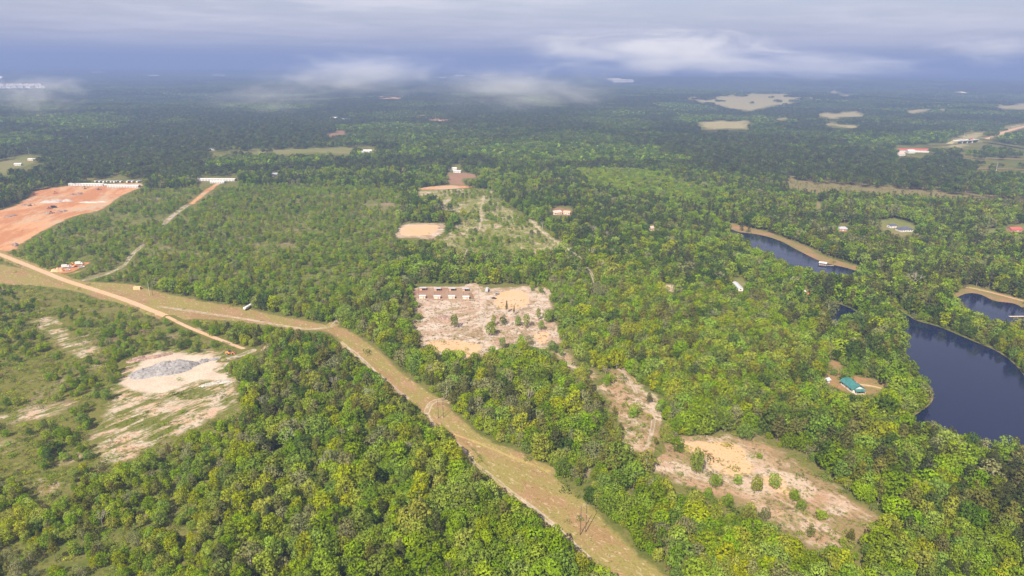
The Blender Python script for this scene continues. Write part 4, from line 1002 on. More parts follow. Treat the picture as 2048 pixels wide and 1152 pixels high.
BLACK = paint('black_paint', (0.025, 0.027, 0.035), .35, .1); ORANGE = paint('orange_paint', (0.60, 0.20, 0.04), .5, .1); SILVER = paint('silver_paint', (0.42, 0.44, 0.48), .35, .08, metal=.3); PEACHBOX = paint('peach_container', (0.66, 0.36, 0.20), .6, .12); YELLOW = paint('yellow_paint', (0.58, 0.36, 0.04), .5, .1)
TANK = paint('white_tank', (0.56, 0.57, 0.59), .35, .05); RUSTY = paint('rusty_steel', (0.30, 0.13, 0.07), .8, .25); REDP = paint('red_paint', (0.55, 0.06, 0.05), .45, .1)

# ---------------------------------------------------------------- houses
def house(name, px_, py_, L, W_, wh, rh, rz, wall, roof, label, cat='house', eave=.5, hip=False, wins=3, chimney=False, porch=False, group=None, base=None):
    """ridge along local x; the long side with the door looks to local -y"""
    b_ = base if base is not None else G(px_, py_)
    t = empty(name, (b_.x, b_.y, b_.z + .1), rz); l, w = L / 2, W_ / 2
    pts = [(-w, -.5), (w, -.5), (w, wh), (0, wh + rh * (0 if hip else 1)), (-w, wh)] if not hip else [(-w, -.5), (w, -.5), (w, wh), (-w, wh)]
    MB().prism_x(pts, -l, l).build('wall', wall, t)
    e = eave; th = .16; mb = MB()
    if hip:
        k = min(l, w) * .98
        z0, z1 = wh + .02, wh + rh
        Vv = [(-l - e, -w - e, z0), (l + e, -w - e, z0), (l + e, w + e, z0), (-l - e, w + e, z0), (-l + k, 0, z1), (l - k, 0, z1)]
        mb.add(Vv, [(0, 1, 5, 4), (1, 2, 5), (2, 3, 4, 5), (3, 0, 4), (3, 2, 1, 0)])
    else:
        sl = rh / w
        for s in (-1, 1):
            prof = [(0, wh + rh + .03), (s * (w + e), wh - sl * e + .03), (s * (w + e), wh - sl * e + th + .03), (0, wh + rh + th + .03)]
            mb.prism_x(prof, -l - e, l + e)
    rf = mb.build('roof', roof, t)
    if chimney: MB().box(l * .3, l * .3 + .8, .4, 1.1, wh + rh * .5, wh + rh + .9).build('chimney', BRICK, rf)
    for s in (-1, 1):
        for i in range(wins):
            cx = -l + (i + .5 + .12 * s) * L / wins
            if s == -1 and i == wins // 2: continue
            f = MB().box(cx - .65, cx + .65, s * w - .05, s * w + .05, .9, 2.1).build('window', WHITE if wall is not WHITE else GREYROOF, t)
            MB().box(cx - .52, cx + .52, s * (w + .03) - .05, s * (w + .03) + .05, 1.02, 1.98).build('pane', GLASS, f)
    for s in (-1, 1):
        f = MB().box(s * l - .05, s * l + .05, -.7, .7, .9, 2.1).build('window', WHITE if wall is not WHITE else GREYROOF, t)
        MB().box(s * (l + .03) - .05, s * (l + .03) + .05, -.55, .55, 1.02, 1.98).build('pane', GLASS, f)
    cx = -l + (wins // 2 + .5 - .12) * L / wins
    MB().box(cx - .5, cx + .5, -w - .06, -w + .04, 0, 2.1).build('door', BRICK if wall is not BRICK else WHITE, t)
    if porch:
        MB().prism([(l + .02, 2.6), (l + 3.0, 2.2), (l + 3.0, 2.35), (l + .02, 2.75)], -w * .8, w * .8).build('porch_roof', roof, t)
        for s in (-1, 1): MB().box(l + 2.75, l + 2.9, s * w * .75 - .08, s * w * .75 + .08, -.2, 2.2).build('post', WHITE, t)
        MB().box(l + .05, l + 3.0, -w * .8, w * .8, -.2, .25).build('porch_floor', TIMBER, t)
    return tag(t, label, cat, group)
a0 = G(1688, 762); a1 = G(1720, 786); az = math.atan2(a1.y - a0.y, a1.x - a0.x)
house('house', 1704, 777, 13, 8, 3.0, 2.3, az, WHITE, TEAL, 'white house with a long teal metal roof near the big pond', porch=True, chimney=True, eave=.8)
house('shed', 1652, 765, 4, 3, 2.2, .9, .5, WHITE, GREYMETAL, 'small white shed half hidden in trees left of the teal roof', 'shed', wins=1)
house('house', 1808, 462, 17, 11, 2.8, 2.8, .15, WHITE, NAVY, 'white house with a dark hipped roof on a lawn beyond the long pond', hip=True, wins=5)
house('garage', 1783, 455, 9, 7, 3.2, 1.4, .15, WHITE, NAVY, 'white garage with a dark flat-pitched roof beside the dark-roofed house', 'garage', wins=2)
house('house', 1685, 461, 13, 9, 2.8, 2.4, -.2, BRICK, GREYROOF, 'brick house with a grey roof in the wood beyond the long pond', hip=True, wins=3)
a0 = G(1466, 563); a1 = G(1481, 579); az = math.atan2(a1.y - a0.y, a1.x - a0.x)
house('mobile_home', 1475, 576, 19, 4.6, 2.6, .8, az, WHITE, GREYMETAL, 'long white mobile home on a small lawn in the wood', 'mobile home', eave=.15, wins=5)
house('shed', 1603, 588, 5, 4, 2.6, 1.0, .3, WHITE, WHITE, 'small white shed between tall pines left of the red shed', 'shed', wins=1)
house('shed', 1620, 594, 4, 4, 2.8, 1.2, -.4, REDP, REDROOF, 'small red shed between tall pines', 'shed', wins=1)
house('house', 1113, 428, 12, 9, 2.8, 2.2, .5, CREAM, PINKROOF, 'house with a faded pink-grey roof in the trees right of the ridge')
house('house', 1134, 428, 9, 7, 2.6, 1.8, -.3, WHITE, paint('orange_roof', (0.55, 0.27, 0.18), .8, .12), 'smaller house with an orange-brown roof beside the faded roof')
house('house', 1301, 460, 9, 7, 2.8, 2.0, .6, CREAM, PINKROOF, 'cottage with a faded roof lost in the wood beyond the ridge')
house('house', 2028, 462, 15, 9, 2.8, 2.2, .1, BRICK, REDROOF, 'low red-brown house at the right edge beyond the ponds', wins=4)
house('house', 905, 340, 16, 9, 3.5, 1.6, .1, WHITE, WHITE, 'white two-part farm building above the brown field')
house('barn', 915, 345, 14, 8, 3.0, 1.5, -.15, WHITE, GREYMETAL, 'lower white barn just in front of the white farm building', 'barn', wins=2)
house('house', 736, 304, 20, 10, 3.5, 2.0, .1, WHITE, WHITE, 'white farmhouse at the right end of the long green field')
house('house', 724, 306, 10, 7, 3.0, 1.6, .1, WHITE, GREYROOF, 'small white annex left of the farmhouse by the long green field')
house('house', 37, 331, 12, 8, 3.0, 1.6, .2, WHITE, WHITE, 'white house on the field at the left edge')
house('barn', 69, 321, 22, 8, 3.0, 1.4, .2, CREAM, WHITE, 'long pale barn on the field at the left edge', 'barn', wins=4)
house('house', 1663, 321, 18, 10, 4.0, 2.0, .1, WHITE, WHITE, 'white house alone in the dark pine forest below the red roofs')
house('house', 424, 300, 16, 9, 3.5, 2.0, 0, WHITE, GREYROOF, 'small white house by the forest road above the storage sheds')
house('house', 549, 352, 10, 8, 3.2, 2.4, .6, CREAM, GREYROOF, 'cream cottage in the wood right of the storage sheds')
for i, (hx, hy) in enumerate(((448, 234), (481, 232), (600, 236), (668, 240), (693, 243), (838, 216), (995, 185), (1316, 215), (1365, 223), (1746, 206), (1917, 213), (1918, 189), (237, 173))):
    b_ = G(hx, hy)
    house('house', hx, hy, 28, 16, 7, 4, .3 * (i % 3), WHITE, (WHITE, GREYMETAL, GREYROOF)[i % 3], ('far white farmhouse on the left above the long green field, one of two', 'far white farmhouse just right of its neighbour on the left', 'far white house beyond a pale track in the forest', 'far white house among the forest left of the mist', 'second far white house among the forest left of the mist', 'far white house left of the red clay bank under the mist',
          'far white house in the gap between two mist banks', 'far white house left of the pasture edge', 'far white house at the left tip of the big pasture', 'far white farmhouse right of the big pasture', 'far white farmhouse at the lower right fields', 'far white house high in the hazy right distance', 'far white house in the hazy left distance')[i], group='houses far off in the forest', wins=3)
# the red-roofed roadside building
for dx, L, rz, rf, lb in ((1806, 30, .05, REDROOF, 'left red-roofed wing of the roadside building'), (1836, 44, -.12, REDROOF, 'long right red-roofed wing of the roadside building'), (1820, 16, .0, WHITE, 'white-roofed middle block between the two red roofs')):
    house('roadside_building', dx, 304 if dx != 1820 else 306, L, 15, 5, 3.0, rz, WHITE, rf, lb, 'building', wins=6, group='red-roofed roadside buildings')
house('roadside_building', 1800, 311, 18, 12, 4.5, 2.5, .3, WHITE, PINKROOF, 'small pale building in front of the red roofs', 'building', group='red-roofed roadside buildings')
# storage sheds: long low white rows with many doors
def storage(px_, py_, L, W_, rz, label, n=8):
    t = empty('storage_building', G(px_, py_), rz); l, w = L / 2, W_ / 2
    MB().box(-l, l, -w, w, -.5, 3.0).build('wall', WHITE, t)
    MB().prism_x([(-w - .4, 3.02), (w + .4, 3.02), (0, 4.0)], -l - .4, l + .4).build('roof', WHITE, t)
    me = MB().box(-1.3, 1.3, -.06, .06, 0, 2.5).mesh('door', GREYROOF)
    for i in range(n): link('door', me, t, (-l + (i + .5) * L / n, -w - .03, 0))
    return tag(t, label, 'storage building', 'white storage buildings')
storage(430, 361, 72, 12, .02, 'long white storage building at the end of the red clay road', 14)
storage(436, 366, 24, 8, .02, 'short white storage building in front of the long one', 6)
storage(174, 371, 58, 8, -.03, 'long white storage building at the far side of the clay lot, the left one', 12)
storage(248, 374, 52, 8, -.03, 'long white storage building at the far side of the clay lot, the right one', 11)

# ---------------------------------------------------------------- animal pen with shelters
def shelter(px_, py_, open_front, label):
    t = empty('shelter', G(px_, py_), .03); w, l = 2.0, 2.7
    mb = MB()
    mb.box(-l, l, w - .1, w, 0, 2.1); mb.box(-l, -l + .1, -w, w - .1, 0, 2.1); mb.box(l - .1, l, -w, w - .1, 0, 2.1)
    if not open_front: mb.box(-l + .1, l - .1, -w, -w + .1, 0, 2.3)
    else: mb.box(-l + .1, -.7, -w, -w + .1, 0, 2.3)
    mb.build('wall', CREAM if not open_front else paint('brown_plank', (0.45, 0.24, 0.15), .8, .15), t)
    MB().prism_x([(-w - .5, 2.45), (w + .4, 2.15), (w + .4, 2.27), (-w - .5, 2.57)] if open_front else [(-w - .4, 2.32), (0, 2.75), (w + .4, 2.12), (w + .4, 2.24), (0, 2.9), (-w - .4, 2.44)], -l - .4, l + .4).build('roof', GREYMETAL, t)
    MB().box(-l + .12, l - .12, -w + .3, w - .12, .02, .1).build('floor', DARK, t)
    if not open_front: MB().box(.6, 1.5, -w - .05, -w + .02, 0, 1.8).build('door', BRICK, t)
    return tag(t, label, 'shelter', 'shelters of the animal pen')
ORD = ('leftmost', 'second from the left', 'third from the left', 'rightmost')
for i, (sx_, sy_) in enumerate(((845, 596), (874.5, 596.5), (903.5, 596.5), (932, 597.5))): shelter(sx_, sy_, False, f'cream-walled shelter with grey roof in the front row of the pen, {ORD[i]}')
for i, (sx_, sy_) in enumerate(((846, 580), (875, 581), (904, 581), (931, 581.5))): shelter(sx_, sy_, True, f'open-fronted shelter with pale roof in the back row of the pen, {ORD[i]}')
def fence(pts, label, rails=2, group=None, step=4.0, h=1.5):
    P_ = [G(*p_) for p_ in pts]; t = empty('fence', P_[0])
    me = MB().box(-.07, .07, -.07, .07, -.1, h).mesh('post', TIMBER)
    for a_, b_ in zip(P_[:-1], P_[1:]):
        n_ = max(1, int((b_ - a_).length / step))
        for i in range(n_): link('post', me, t, a_.lerp(b_, i / n_) - P_[0])
        for k in range(rails):
            o_ = Vector((0, 0, h * (.45 + .45 * k))); MB().tube(a_ - P_[0] + o_, b_ - P_[0] + o_, .05, n=5).build('rail', TIMBER, t)
    return tag(t, label, 'fence', group)
fence([(836, 600), (958, 601), (955, 577.5), (836, 577), (836, 600)], 'timber fence enclosing the animal pen with eight shelters')
for k, xx in enumerate((867, 896, 925)): fence([(xx, 600), (xx + .5, 577.5)], f'cross fence inside the animal pen, {("left", "middle", "right")[k]} one', group='cross fences of the pen')
fence([(806, 449), (895, 449.5)], 'dark rail fence along the far side of the riding arena', rails=3)
# ---------------------------------------------------------------- vehicles
def wheels(t, xs, hw, r=.42, wd=.28):
    me = MB().tube((0, -wd / 2, 0), (0, wd / 2, 0), r, n=12).mesh('wheel', TYRE); rim = MB().tube((0, -wd / 2 - .02, 0), (0, wd / 2 + .02, 0), r * .5, n=8).mesh('rim', SILVER)
    for xw in xs:
        for s in (-1, 1):
            o_ = link('wheel', me, t, (xw, s * hw, r)); link('rim', rim, o_)
def car(px_, py_, rz, paintm, label, kind='car', group=None, base=None):
    t = empty(kind.replace(' ', '_'), (base or G(px_, py_)) + Vector((0, 0, .2)), rz)
    if kind == 'car':
        MB().prism([(-2.2, .4), (2.2, .4), (2.25, .75), (1.2, .92), (-1.9, .95), (-2.25, .8)], -.85, .85).build('body', paintm, t)
        cb = MB().prism([(1.15, .93), (.5, 1.42), (-1.1, 1.45), (-1.85, .96)], -.72, .72).build('cabin', GLASS, t)
        MB().prism([(.5, 1.43), (.45, 1.5), (-1.05, 1.52), (-1.1, 1.46)], -.7, .7).build('roof', paintm, cb); wheels(t, (-1.4, 1.4), .8, .34)
    elif kind == 'pickup truck':
        MB().prism([(-2.8, .5), (2.8, .5), (2.85, 1.05), (1.5, 1.15), (-2.8, 1.1)], -.95, .95).build('body', paintm, t)
        cb = MB().prism([(1.45, 1.12), (.9, 1.75), (-.6, 1.78), (-.75, 1.1)], -.82, .82).build('cabin', GLASS, t)
        MB().prism([(.9, 1.76), (.85, 1.84), (-.58, 1.86), (-.6, 1.79)], -.84, .84).build('roof', paintm, cb)
        MB().box(-2.7, -.85, -.8, .8, 1.1, 1.13).build('bed', DARK, t); wheels(t, (-1.8, 1.8), .88, .4)
    elif kind == 'box truck':
        MB().box(-3.6, 1.6, -1.2, 1.2, .95, 3.4).build('cargo_box', paintm, t)
        MB().prism([(1.75, .6), (3.6, .6), (3.6, 1.5), (3.1, 2.5), (1.75, 2.6)], -1.1, 1.1).build('cab', paintm, t)
        MB().prism([(3.12, 1.5), (3.62, 1.5), (3.14, 2.42)], -.95, .95).build('windscreen', GLASS, t); MB().box(-3.5, 1.7, -.5, .5, .6, .9).build('chassis', DARK, t); wheels(t, (-2.4, 2.6), 1.02, .5)
    elif kind == 'camper':
        MB().prism([(-3.4, .6), (3.2, .6), (3.5, 1.2), (3.2, 3.0), (-3.3, 3.0), (-3.5, 1.6)], -1.2, 1.2).build('body', paintm, t)
        for xw in (-2, .2, 2): MB().box(xw - .5, xw + .5, -1.24, 1.24, 1.6, 2.3).build('window', GLASS, t)
        MB().box(3.3, 4.6, -.08, .08, .5, .62).build('hitch', DARK, t); MB().box(-.4, .6, -.5, .5, 3.0, 3.25).build('vent', GREYMETAL, t); wheels(t, (-.5, .5), 1.05, .36)
    elif kind == 'excavator':
        for s in (-1, 1): MB().prism([(-2, .15), (-1.7, 0), (1.7, 0), (2, .15), (2, .65), (1.7, .85), (-1.7, .85), (-2, .65)], s * 1.3 - .3, s * 1.3 + .3).build('track', TYRE, t)
        MB().box(-2.1, 1.2, -1.25, 1.25, 1.0, 2.1, .1, .05).build('house', paintm, t); MB().box(-.1, 1.5, .2, 1.2, 2.1, 3.0, .1, .05).build('cab', GLASS, t)
        MB().tube((1.1, -.2, 1.7), (4.0, -.2, 4.4), .32, .25, 6).build('boom', paintm, t); MB().tube((4.0, -.2, 4.4), (6.2, -.2, 2.0), .24, .18, 6).build('stick', paintm, t)
        MB().prism([(5.8, 1.9), (6.5, 2.0), (6.4, .9), (5.6, .6), (5.3, 1.1)], -.75, .35).build('bucket', RUSTY, t)
    elif kind == 'loader':
        MB().box(-2.6, .4, -1.1, 1.1, .9, 2.0, .15, .1).build('engine_housing', paintm, t); MB().box(-.6, .9, -.8, .8, 2.0, 3.2, .1, .1).build('cab', GLASS, t); MB().box(.4, 2.4, -.7, .7, .7, 1.5).build('front_frame', paintm, t)
        MB().prism([(3.0, .1), (4.2, .1), (4.3, .5), (3.3, 1.5), (3.0, 1.2)], -1.4, 1.4).build('bucket', RUSTY, t); MB().tube((1.5, .5, 1.5), (3.2, .5, .8), .16, n=6).build('arm', paintm, t); MB().tube((1.5, -.5, 1.5), (3.2, -.5, .8), .16, n=6).build('arm', paintm, t); wheels(t, (-1.5, 1.6), 1.1, .8, .55)
    return tag(t, label, kind, group)
car(974, 583, 1.5, SILVER, 'grey camper trailer parked at the top of the white sandy track', 'camper'); car(994, 590, .9, SILVER, 'silver pickup truck between the camper trailer and the upper peach sand', 'pickup truck'); car(988, 598, -.4, BLACK, 'black car at the corner of the upper peach sand patch')
gv = 'machines and trucks in the small clay yard'
car(132, 536, .3, WHITE, 'white box truck in the small clay yard beside the dirt road', 'box truck', gv); car(136, 541, .2, WHITE, 'white car at the front of the small clay yard', 'car', gv); car(142.5, 535, .4, WHITE, 'white pickup truck behind the orange excavator', 'pickup truck', gv)
car(149, 534, 2.6, ORANGE, 'orange excavator in the middle of the small clay yard', 'excavator', gv); car(163, 535.5, .45, WHITE, 'white pickup with dark sides at the right end of the small clay yard', 'pickup truck', gv); car(159, 530, .2, WHITE, 'white box truck at the back right of the small clay yard', 'box truck', gv)
gv = 'machines on the clay lot'
car(93, 428, .2, WHITE, 'white pickup truck in the middle of the clay lot', 'pickup truck', gv); car(102, 427, .3, RUSTY, 'rusty loader beside the white pickup on the clay lot', 'loader', gv); car(108, 416, .3, BLACK, 'black box truck on the clay lot', 'box truck', gv); car(98, 418, .5, RUSTY, 'brown loader left of the black truck on the clay lot', 'loader', gv)
car(197, 380, .1, RUSTY, 'brown loader at the far right of the clay lot', 'loader', gv); car(60, 412, .4, RUSTY, 'rusty excavator on the left of the clay lot', 'excavator', gv); car(110, 387, .2, ORANGE, 'orange loader on the far part of the clay lot', 'loader', gv); car(149, 371, .1, BLACK, 'dark loader in front of the left white storage building', 'loader', gv); car(213, 372, 0, WHITE, 'white box truck in the gap between the two storage buildings', 'box truck', gv)
car(170, 378, 1.0, YELLOW, 'yellow excavator near the storage buildings', 'excavator', gv)
for i, xx in enumerate((194, 201, 208, 217, 224, 229, 236, 243, 255, 259, 266, 275, 281)):
    b_ = G(xx, 364.5 + (i % 3) * .6); car(0, 0, 1.2 + .3 * (i % 3), WHITE, f'white camper behind the storage buildings, {("first", "second", "third", "fourth", "fifth", "sixth", "seventh", "eighth", "ninth", "tenth", "eleventh", "twelfth", "thirteenth")[i]} from the left', 'camper', 'campers parked behind the storage buildings', base=b_)
CLEAR.append(None); CLEAR.pop()
# tank trailer on the mown strip
a0 = G(488, 623); a1 = G(505, 613); az = math.atan2(a1.y - a0.y, a1.x - a0.x); c_ = (a0 + a1) / 2
t = empty('tank_trailer', (c_.x, c_.y, .2), az)
MB().tube((-5.4, 0, 2.1), (5.4, 0, 2.1), 1.15, n=16).dome((0, 0, 0), .01, .01, .01, 4, 2).build('tank', TANK, t)
for s in (-1, 1): MB().tube((s * 5.4, 0, 2.1), (s * 5.75, 0, 2.1), 1.13, .7, 16).build('tank_end', TANK, t)
MB().box(-5, 5.4, -.45, .45, .75, 1.0).build('chassis', DARK, t); wheels(t, (3.2, 4.4), 1.0, .5); MB().box(-3.6, -3.4, -.8, .8, 0, .9).build('support_leg', DARK, t); MB().tube((0, 0, 3.2), (0, 0, 3.5), .35, n=8).build('manhole', SILVER, t)
tag(t, 'white cylindrical tank trailer parked on the mown strip', 'trailer')
# peach container on the strip
t = empty('storage_container', G(275, 579), .05)
MB().box(-3.05, 3.05, -1.22, 1.22, .15, 2.7).build('body', PEACHBOX, t)
me = MB().box(-.05, .05, -.04, .04, .3, 2.55).mesh('rib', PEACHBOX)
for i in range(14): link('rib', me, t, (-2.8 + i * .43, -1.24, 0)); link('rib', me, t, (-2.8 + i * .43, 1.24, 0))
for s in (-1, 1): MB().box(3.06, 3.12, s * .6 - .55, s * .6 + .55, .3, 2.55).build('door', RUSTY, t)
tag(t, 'peach-coloured storage container at the upper edge of the mown strip', 'container')
car(459, 709, .2, ORANGE, 'orange loader beside the grey ash heap', 'loader')
# poles
def pole(px_, py_, h, mat, label, r=.2, arm=False, group='wooden power poles along the mown strip'):
    t = empty('power_pole', G(px_, py_)); MB().tube((0, 0, -.2), (0, 0, h), r, r * .62, 8).build('shaft', mat, t); MB().tube((0, 0, h), (0, 0, h + .25), r * .5, r * .2, 8).build('cap', GREYMETAL, t)
    MB().box(-.12, .12, -.3, -.12, h * .62, h * .62 + .35).build('bracket', GREYMETAL, t)
    return tag(t, label, 'power pole', group)
pole(1160, 1071, 15.5, WOODP, 'dark wooden power pole, left of the pair nearest to the bottom edge'); pole(1171, 1065, 15.5, WOODP, 'dark wooden power pole, right of the pair nearest to the bottom edge')
pole(876.5, 837, 12.5, WOODP, 'dark wooden power pole, left of the pair by the curved sandy turn'); pole(886.5, 835, 12.5, WOODP, 'dark wooden power pole, right of the pair by the curved sandy turn')
pole(299.5, 592, 13, TIMBER, 'pale wooden power pole, left of the pair beside the peach container', .24); pole(305.5, 591, 11, WOODP, 'brown wooden power pole, right of the pair beside the peach container')
for i, (qx_, qy_, hh_) in enumerate(((176, 284, 16), (58, 308, 15), (1990, 352, 26), (1925, 288, 30))):
    pole(qx_, qy_, hh_, WHITE if i == 0 else GREYMETAL, ('white mast standing out of the left forest', 'thin grey mast by the field at the left edge', 'leaning pale mast at the edge of the young pine stand', 'tall grey mast beside the road bridge')[i], .45, group='far masts')
# ---------------------------------------------------------------- heaps
def heap(name, px_, py_, rx, ry, h, rz, mat, chunk_mats, label, cat, seed, n=120, csz=.5, lumps=5):
    r = np.random.default_rng(seed); t = empty(name, G(px_, py_), rz); nx_, ny_ = 40, 24
    xs, ys = np.meshgrid(np.linspace(-1, 1, nx_), np.linspace(-1, 1, ny_)); hh = np.zeros_like(xs)
    for i in range(lumps):
        cx, cy, s = r.uniform(-.6, .6), r.uniform(-.4, .4), r.uniform(.28, .5); hh = np.maximum(hh, r.uniform(.55, 1) * np.clip(1 - ((xs - cx) ** 2 + ((ys - cy) * .9) ** 2) / s ** 2, 0, 1) ** .8)
    fall = np.clip(1.15 - (xs ** 2 + ys ** 2), 0, 1) ** .6
    z_ = hh * fall * h + r.normal(size=xs.shape) * .05 * h * (fall > .05) * (hh > .02)
    V_ = np.stack([xs * rx, ys * ry, np.where(hh * fall > .01, z_ + .16, .02)], -1).reshape(-1, 3)
    a_ = (np.arange(ny_ - 1)[:, None] * nx_ + np.arange(nx_ - 1)[None]).ravel(); F_ = np.stack([a_, a_ + 1, a_ + nx_ + 1, a_ + nx_], 1)
    kp_ = (hh * fall).ravel()[F_].max(1) > .01; F_ = F_[kp_]; u_, inv_ = np.unique(F_, return_inverse=True)
    link('mound', mesh_np('mound', V_[u_], inv_.reshape(-1, 4), mat), t)
    zz = z_.reshape(ny_, nx_)
    for ci, cm in enumerate(chunk_mats):
        mb = MB()
        for _ in range(n // len(chunk_mats)):
            while True:
                i, j = int(r.integers(ny_)), int(r.integers(nx_))
                if hh[i, j] * fall[i, j] > .03: break
            s_ = csz * r.uniform(.4, 1.4); p_ = Vector((xs[i, j] * rx, ys[i, j] * ry, zz[i, j] + .1)); d_ = Vector((r.normal(), r.normal(), r.normal() * .4)).normalized()
            if ci % 2: mb.tube(p_ - d_ * s_ * 2, p_ + d_ * s_ * 2, .14, .08, 5)
            else: mb.box(p_.x - s_ * .6, p_.x + s_ * .6, p_.y - s_ * .5, p_.y + s_ * .5, p_.z - s_ * .3, p_.z + s_ * .35, s_ * .2, s_ * .15)
        o_ = mb.build('debris', cm, t); o_['kind'] = 'stuff'
    return tag(t, label, cat)
ASH = paint('grey_ash', (0.19, 0.18, 0.185), .95, .22, .5); ASH2 = paint('pale_ash', (0.28, 0.265, 0.26), .95, .15, .6); CHAR = paint('charred_wood', (0.17, 0.145, 0.155), .9, .25, 1.0); BRUSH = paint('brown_brush', (0.23, 0.15, 0.12), .95, .25, .8); RUBBLE = paint('white_rubble', (0.33, 0.31, 0.29), .9, .12)
a0 = G(290, 745); a1 = G(430, 720); az = math.atan2(a1.y - a0.y, a1.x - a0.x)
heap('ash_heap', 338, 742, 26, 11, 6.0, az, ASH, (ASH2, CHAR, ASH, CHAR), 'large grey ash and debris heap on the bare sand', 'heap', 5, 420, .55, 7)
heap('brush_heap', 300, 716, 15, 5, 2.0, az, BRUSH, (BRUSH, BRUSH), 'brown brush heap behind the grey ash heap', 'heap', 6, 160, .6)
heap('ash_heap', 415, 722, 10, 4, 1.6, az, ASH, (ASH2, CHAR), 'low grey heap at the right tail of the big ash heap', 'heap', 8, 120, .5)
heap('rubble_heap', 435, 767, 11, 3.5, 1.0, az, RUBBLE, (RUBBLE, ASH2), 'low white rubble heap below the ash heap', 'heap', 9, 160, .5)
heap('brush_heap', 886, 636, 8, 5, 1.8, .2, BRUSH, (BRUSH, CHAR), 'dark brown brush heap in the middle of the sandy clearing', 'heap', 10, 140, .6)
heap('clay_heap', 114, 543, 7, 5, 4.5, .1, paint('clay_soil', (0.58, 0.26, 0.15), .95, .12, .4), (RUSTY,), 'red clay heap at the left end of the small clay yard', 'heap', 11, 10, .4)
GREYSOIL = paint('grey_soil', (0.30, 0.25, 0.23), .95, .15, .3)
heap('soil_heap', 115, 404, 26, 12, 4.5, .2, GREYSOIL, (GREYSOIL,), 'broad grey-brown soil heap in the middle of the clay lot', 'heap', 12, 20, .8)
heap('rubble_heap', 187, 405, 22, 6, 2.2, .1, RUBBLE, (RUBBLE, CHAR), 'white rubble heap at the right side of the clay lot', 'heap', 13, 120, .9)
for i, (qx_, qy_, s_) in enumerate(((52, 411, 9), (122, 424, 8), (160, 388, 8), (146, 390, 6), (22, 433, 9), (30, 492, 8), (168, 375, 7))):
    heap('brush_heap', qx_, qy_, s_, s_ * .6, 2.4, i, BRUSH, (BRUSH, CHAR), ('brush heap on the left part of the clay lot', 'brush heap right of the white pickup on the clay lot', 'brush heap on the far middle of the clay lot', 'smaller brush heap left of another on the far clay lot', 'brush heap beside a leafy remnant on the clay lot', 'brush heap at the near tip of the clay lot', 'brush heap just before the storage buildings')[i], 'heap', 20 + i, 70, .9)
# ---------------------------------------------------------------- docks
t = empty('boathouse', G(1645, 530), -.35); MB().box(-3.5, 3.5, -2, 2, .3, .55).build('deck', TIMBER, t); MB().prism_x([(-2.5, 2.5), (2.5, 2.5), (0, 3.6)], -4, 4).build('roof', WHITE, t)
for sx_ in (-3.2, 3.2):
    for sy_ in (-1.8, 1.8): MB().box(sx_ - .1, sx_ + .1, sy_ - .1, sy_ + .1, -.5, 2.5).build('post', TIMBER, t)
MB().box(3.5, 11, -.6, .6, .35, .5).build('walkway', TIMBER, t)
tag(t, 'white-roofed boathouse with a dock on the long pond', 'boathouse')
t = empty('dock', G(2034, 634), .05); MB().box(-7, 7, -1, 1, .5, .65).build('deck', TIMBER, t)
for sx_ in (-6, -2, 2, 6):
    for sy_ in (-.85, .85): MB().tube((sx_, sy_, -.5), (sx_, sy_, .5), .1, n=6).build('pile', TIMBER, t)
tag(t, 'timber dock on the small pond at the right edge', 'dock')
house('shed', 1915, 577, 2.4, 2.2, 2.2, .8, .4, WHITE, WHITE, 'tiny white hut on the red bank of the small pond', 'shed', wins=1)
# ---------------------------------------------------------------- road bridge far right
a0 = G(1905, 289); a1 = G(1955, 285); az = math.atan2(a1.y - a0.y, a1.x - a0.x); c_ = (a0 + a1) / 2
CONC = paint('concrete', (0.50, 0.48, 0.46), .85, .1, .2)
t = empty('road_bridge', c_, az); MB().box(-50, 50, -7, 7, 8.0, 9.4).build('deck', CONC, t)
for s in (-1, 1): MB().box(-50, 50, s * 7 - .2, s * 7 + .2, 9.4, 10.4).build('parapet', CONC, t)
for xx in (-24, 0, 24): MB().box(xx - 1, xx + 1, -6, 6, -1, 8).build('pier', CONC, t)
for s in (-1, 1): MB().prism([(s * 50, 9.38), (s * 50, -1), (s * 95, -1)], -7.5, 7.5).build('embankment', paint('embankment_grass', (0.24, 0.21, 0.10), .9, .15, .1), t)
tag(t, 'concrete road bridge over the far road at the right', 'bridge')
for i, (o_, yy) in enumerate(((-20, 3), (12, -3), (34, 3))):
    q_ = Matrix.Rotation(az, 3, 'Z') @ Vector((o_, yy, 9.2)); car(0, 0, az, (WHITE, BLACK, REDP)[i], ('white box truck on the road bridge', 'black box truck on the road bridge', 'red box truck on the road bridge')[i], 'box truck', 'traffic on the road bridge', base=c_ + q_)
# ---------------------------------------------------------------- town with water tower, far left
b_ = G(6, 173); k_ = b_.length / 1384.0
t = empty('water_tower', b_); hT = 15.5 * k_; rT = 3.3 * k_
MB().dome((0, 0, hT * .82), rT, rT, hT * .18, 16, 10, True).build('tank', TANK, t); MB().tube((0, 0, -2), (0, 0, hT * .66), rT * .16, n=8).build('riser', TANK, t)
for i in range(6):
    a_ = i * math.pi / 3; MB().tube((math.cos(a_) * rT * .95, math.sin(a_) * rT * .95, -2), (math.cos(a_) * rT * .86, math.sin(a_) * rT * .86, hT * .8), rT * .07, n=6).build('leg', TANK, t)
tag(t, 'white water tower on legs at the far left edge', 'water tower')
NTH = ('first', 'second', 'third', 'fourth', 'fifth', 'sixth', 'seventh', 'eighth', 'ninth', 'tenth', 'eleventh', 'twelfth', 'thirteenth', 'fourteenth', 'fifteenth', 'sixteenth')
r_ = random.Random(5)
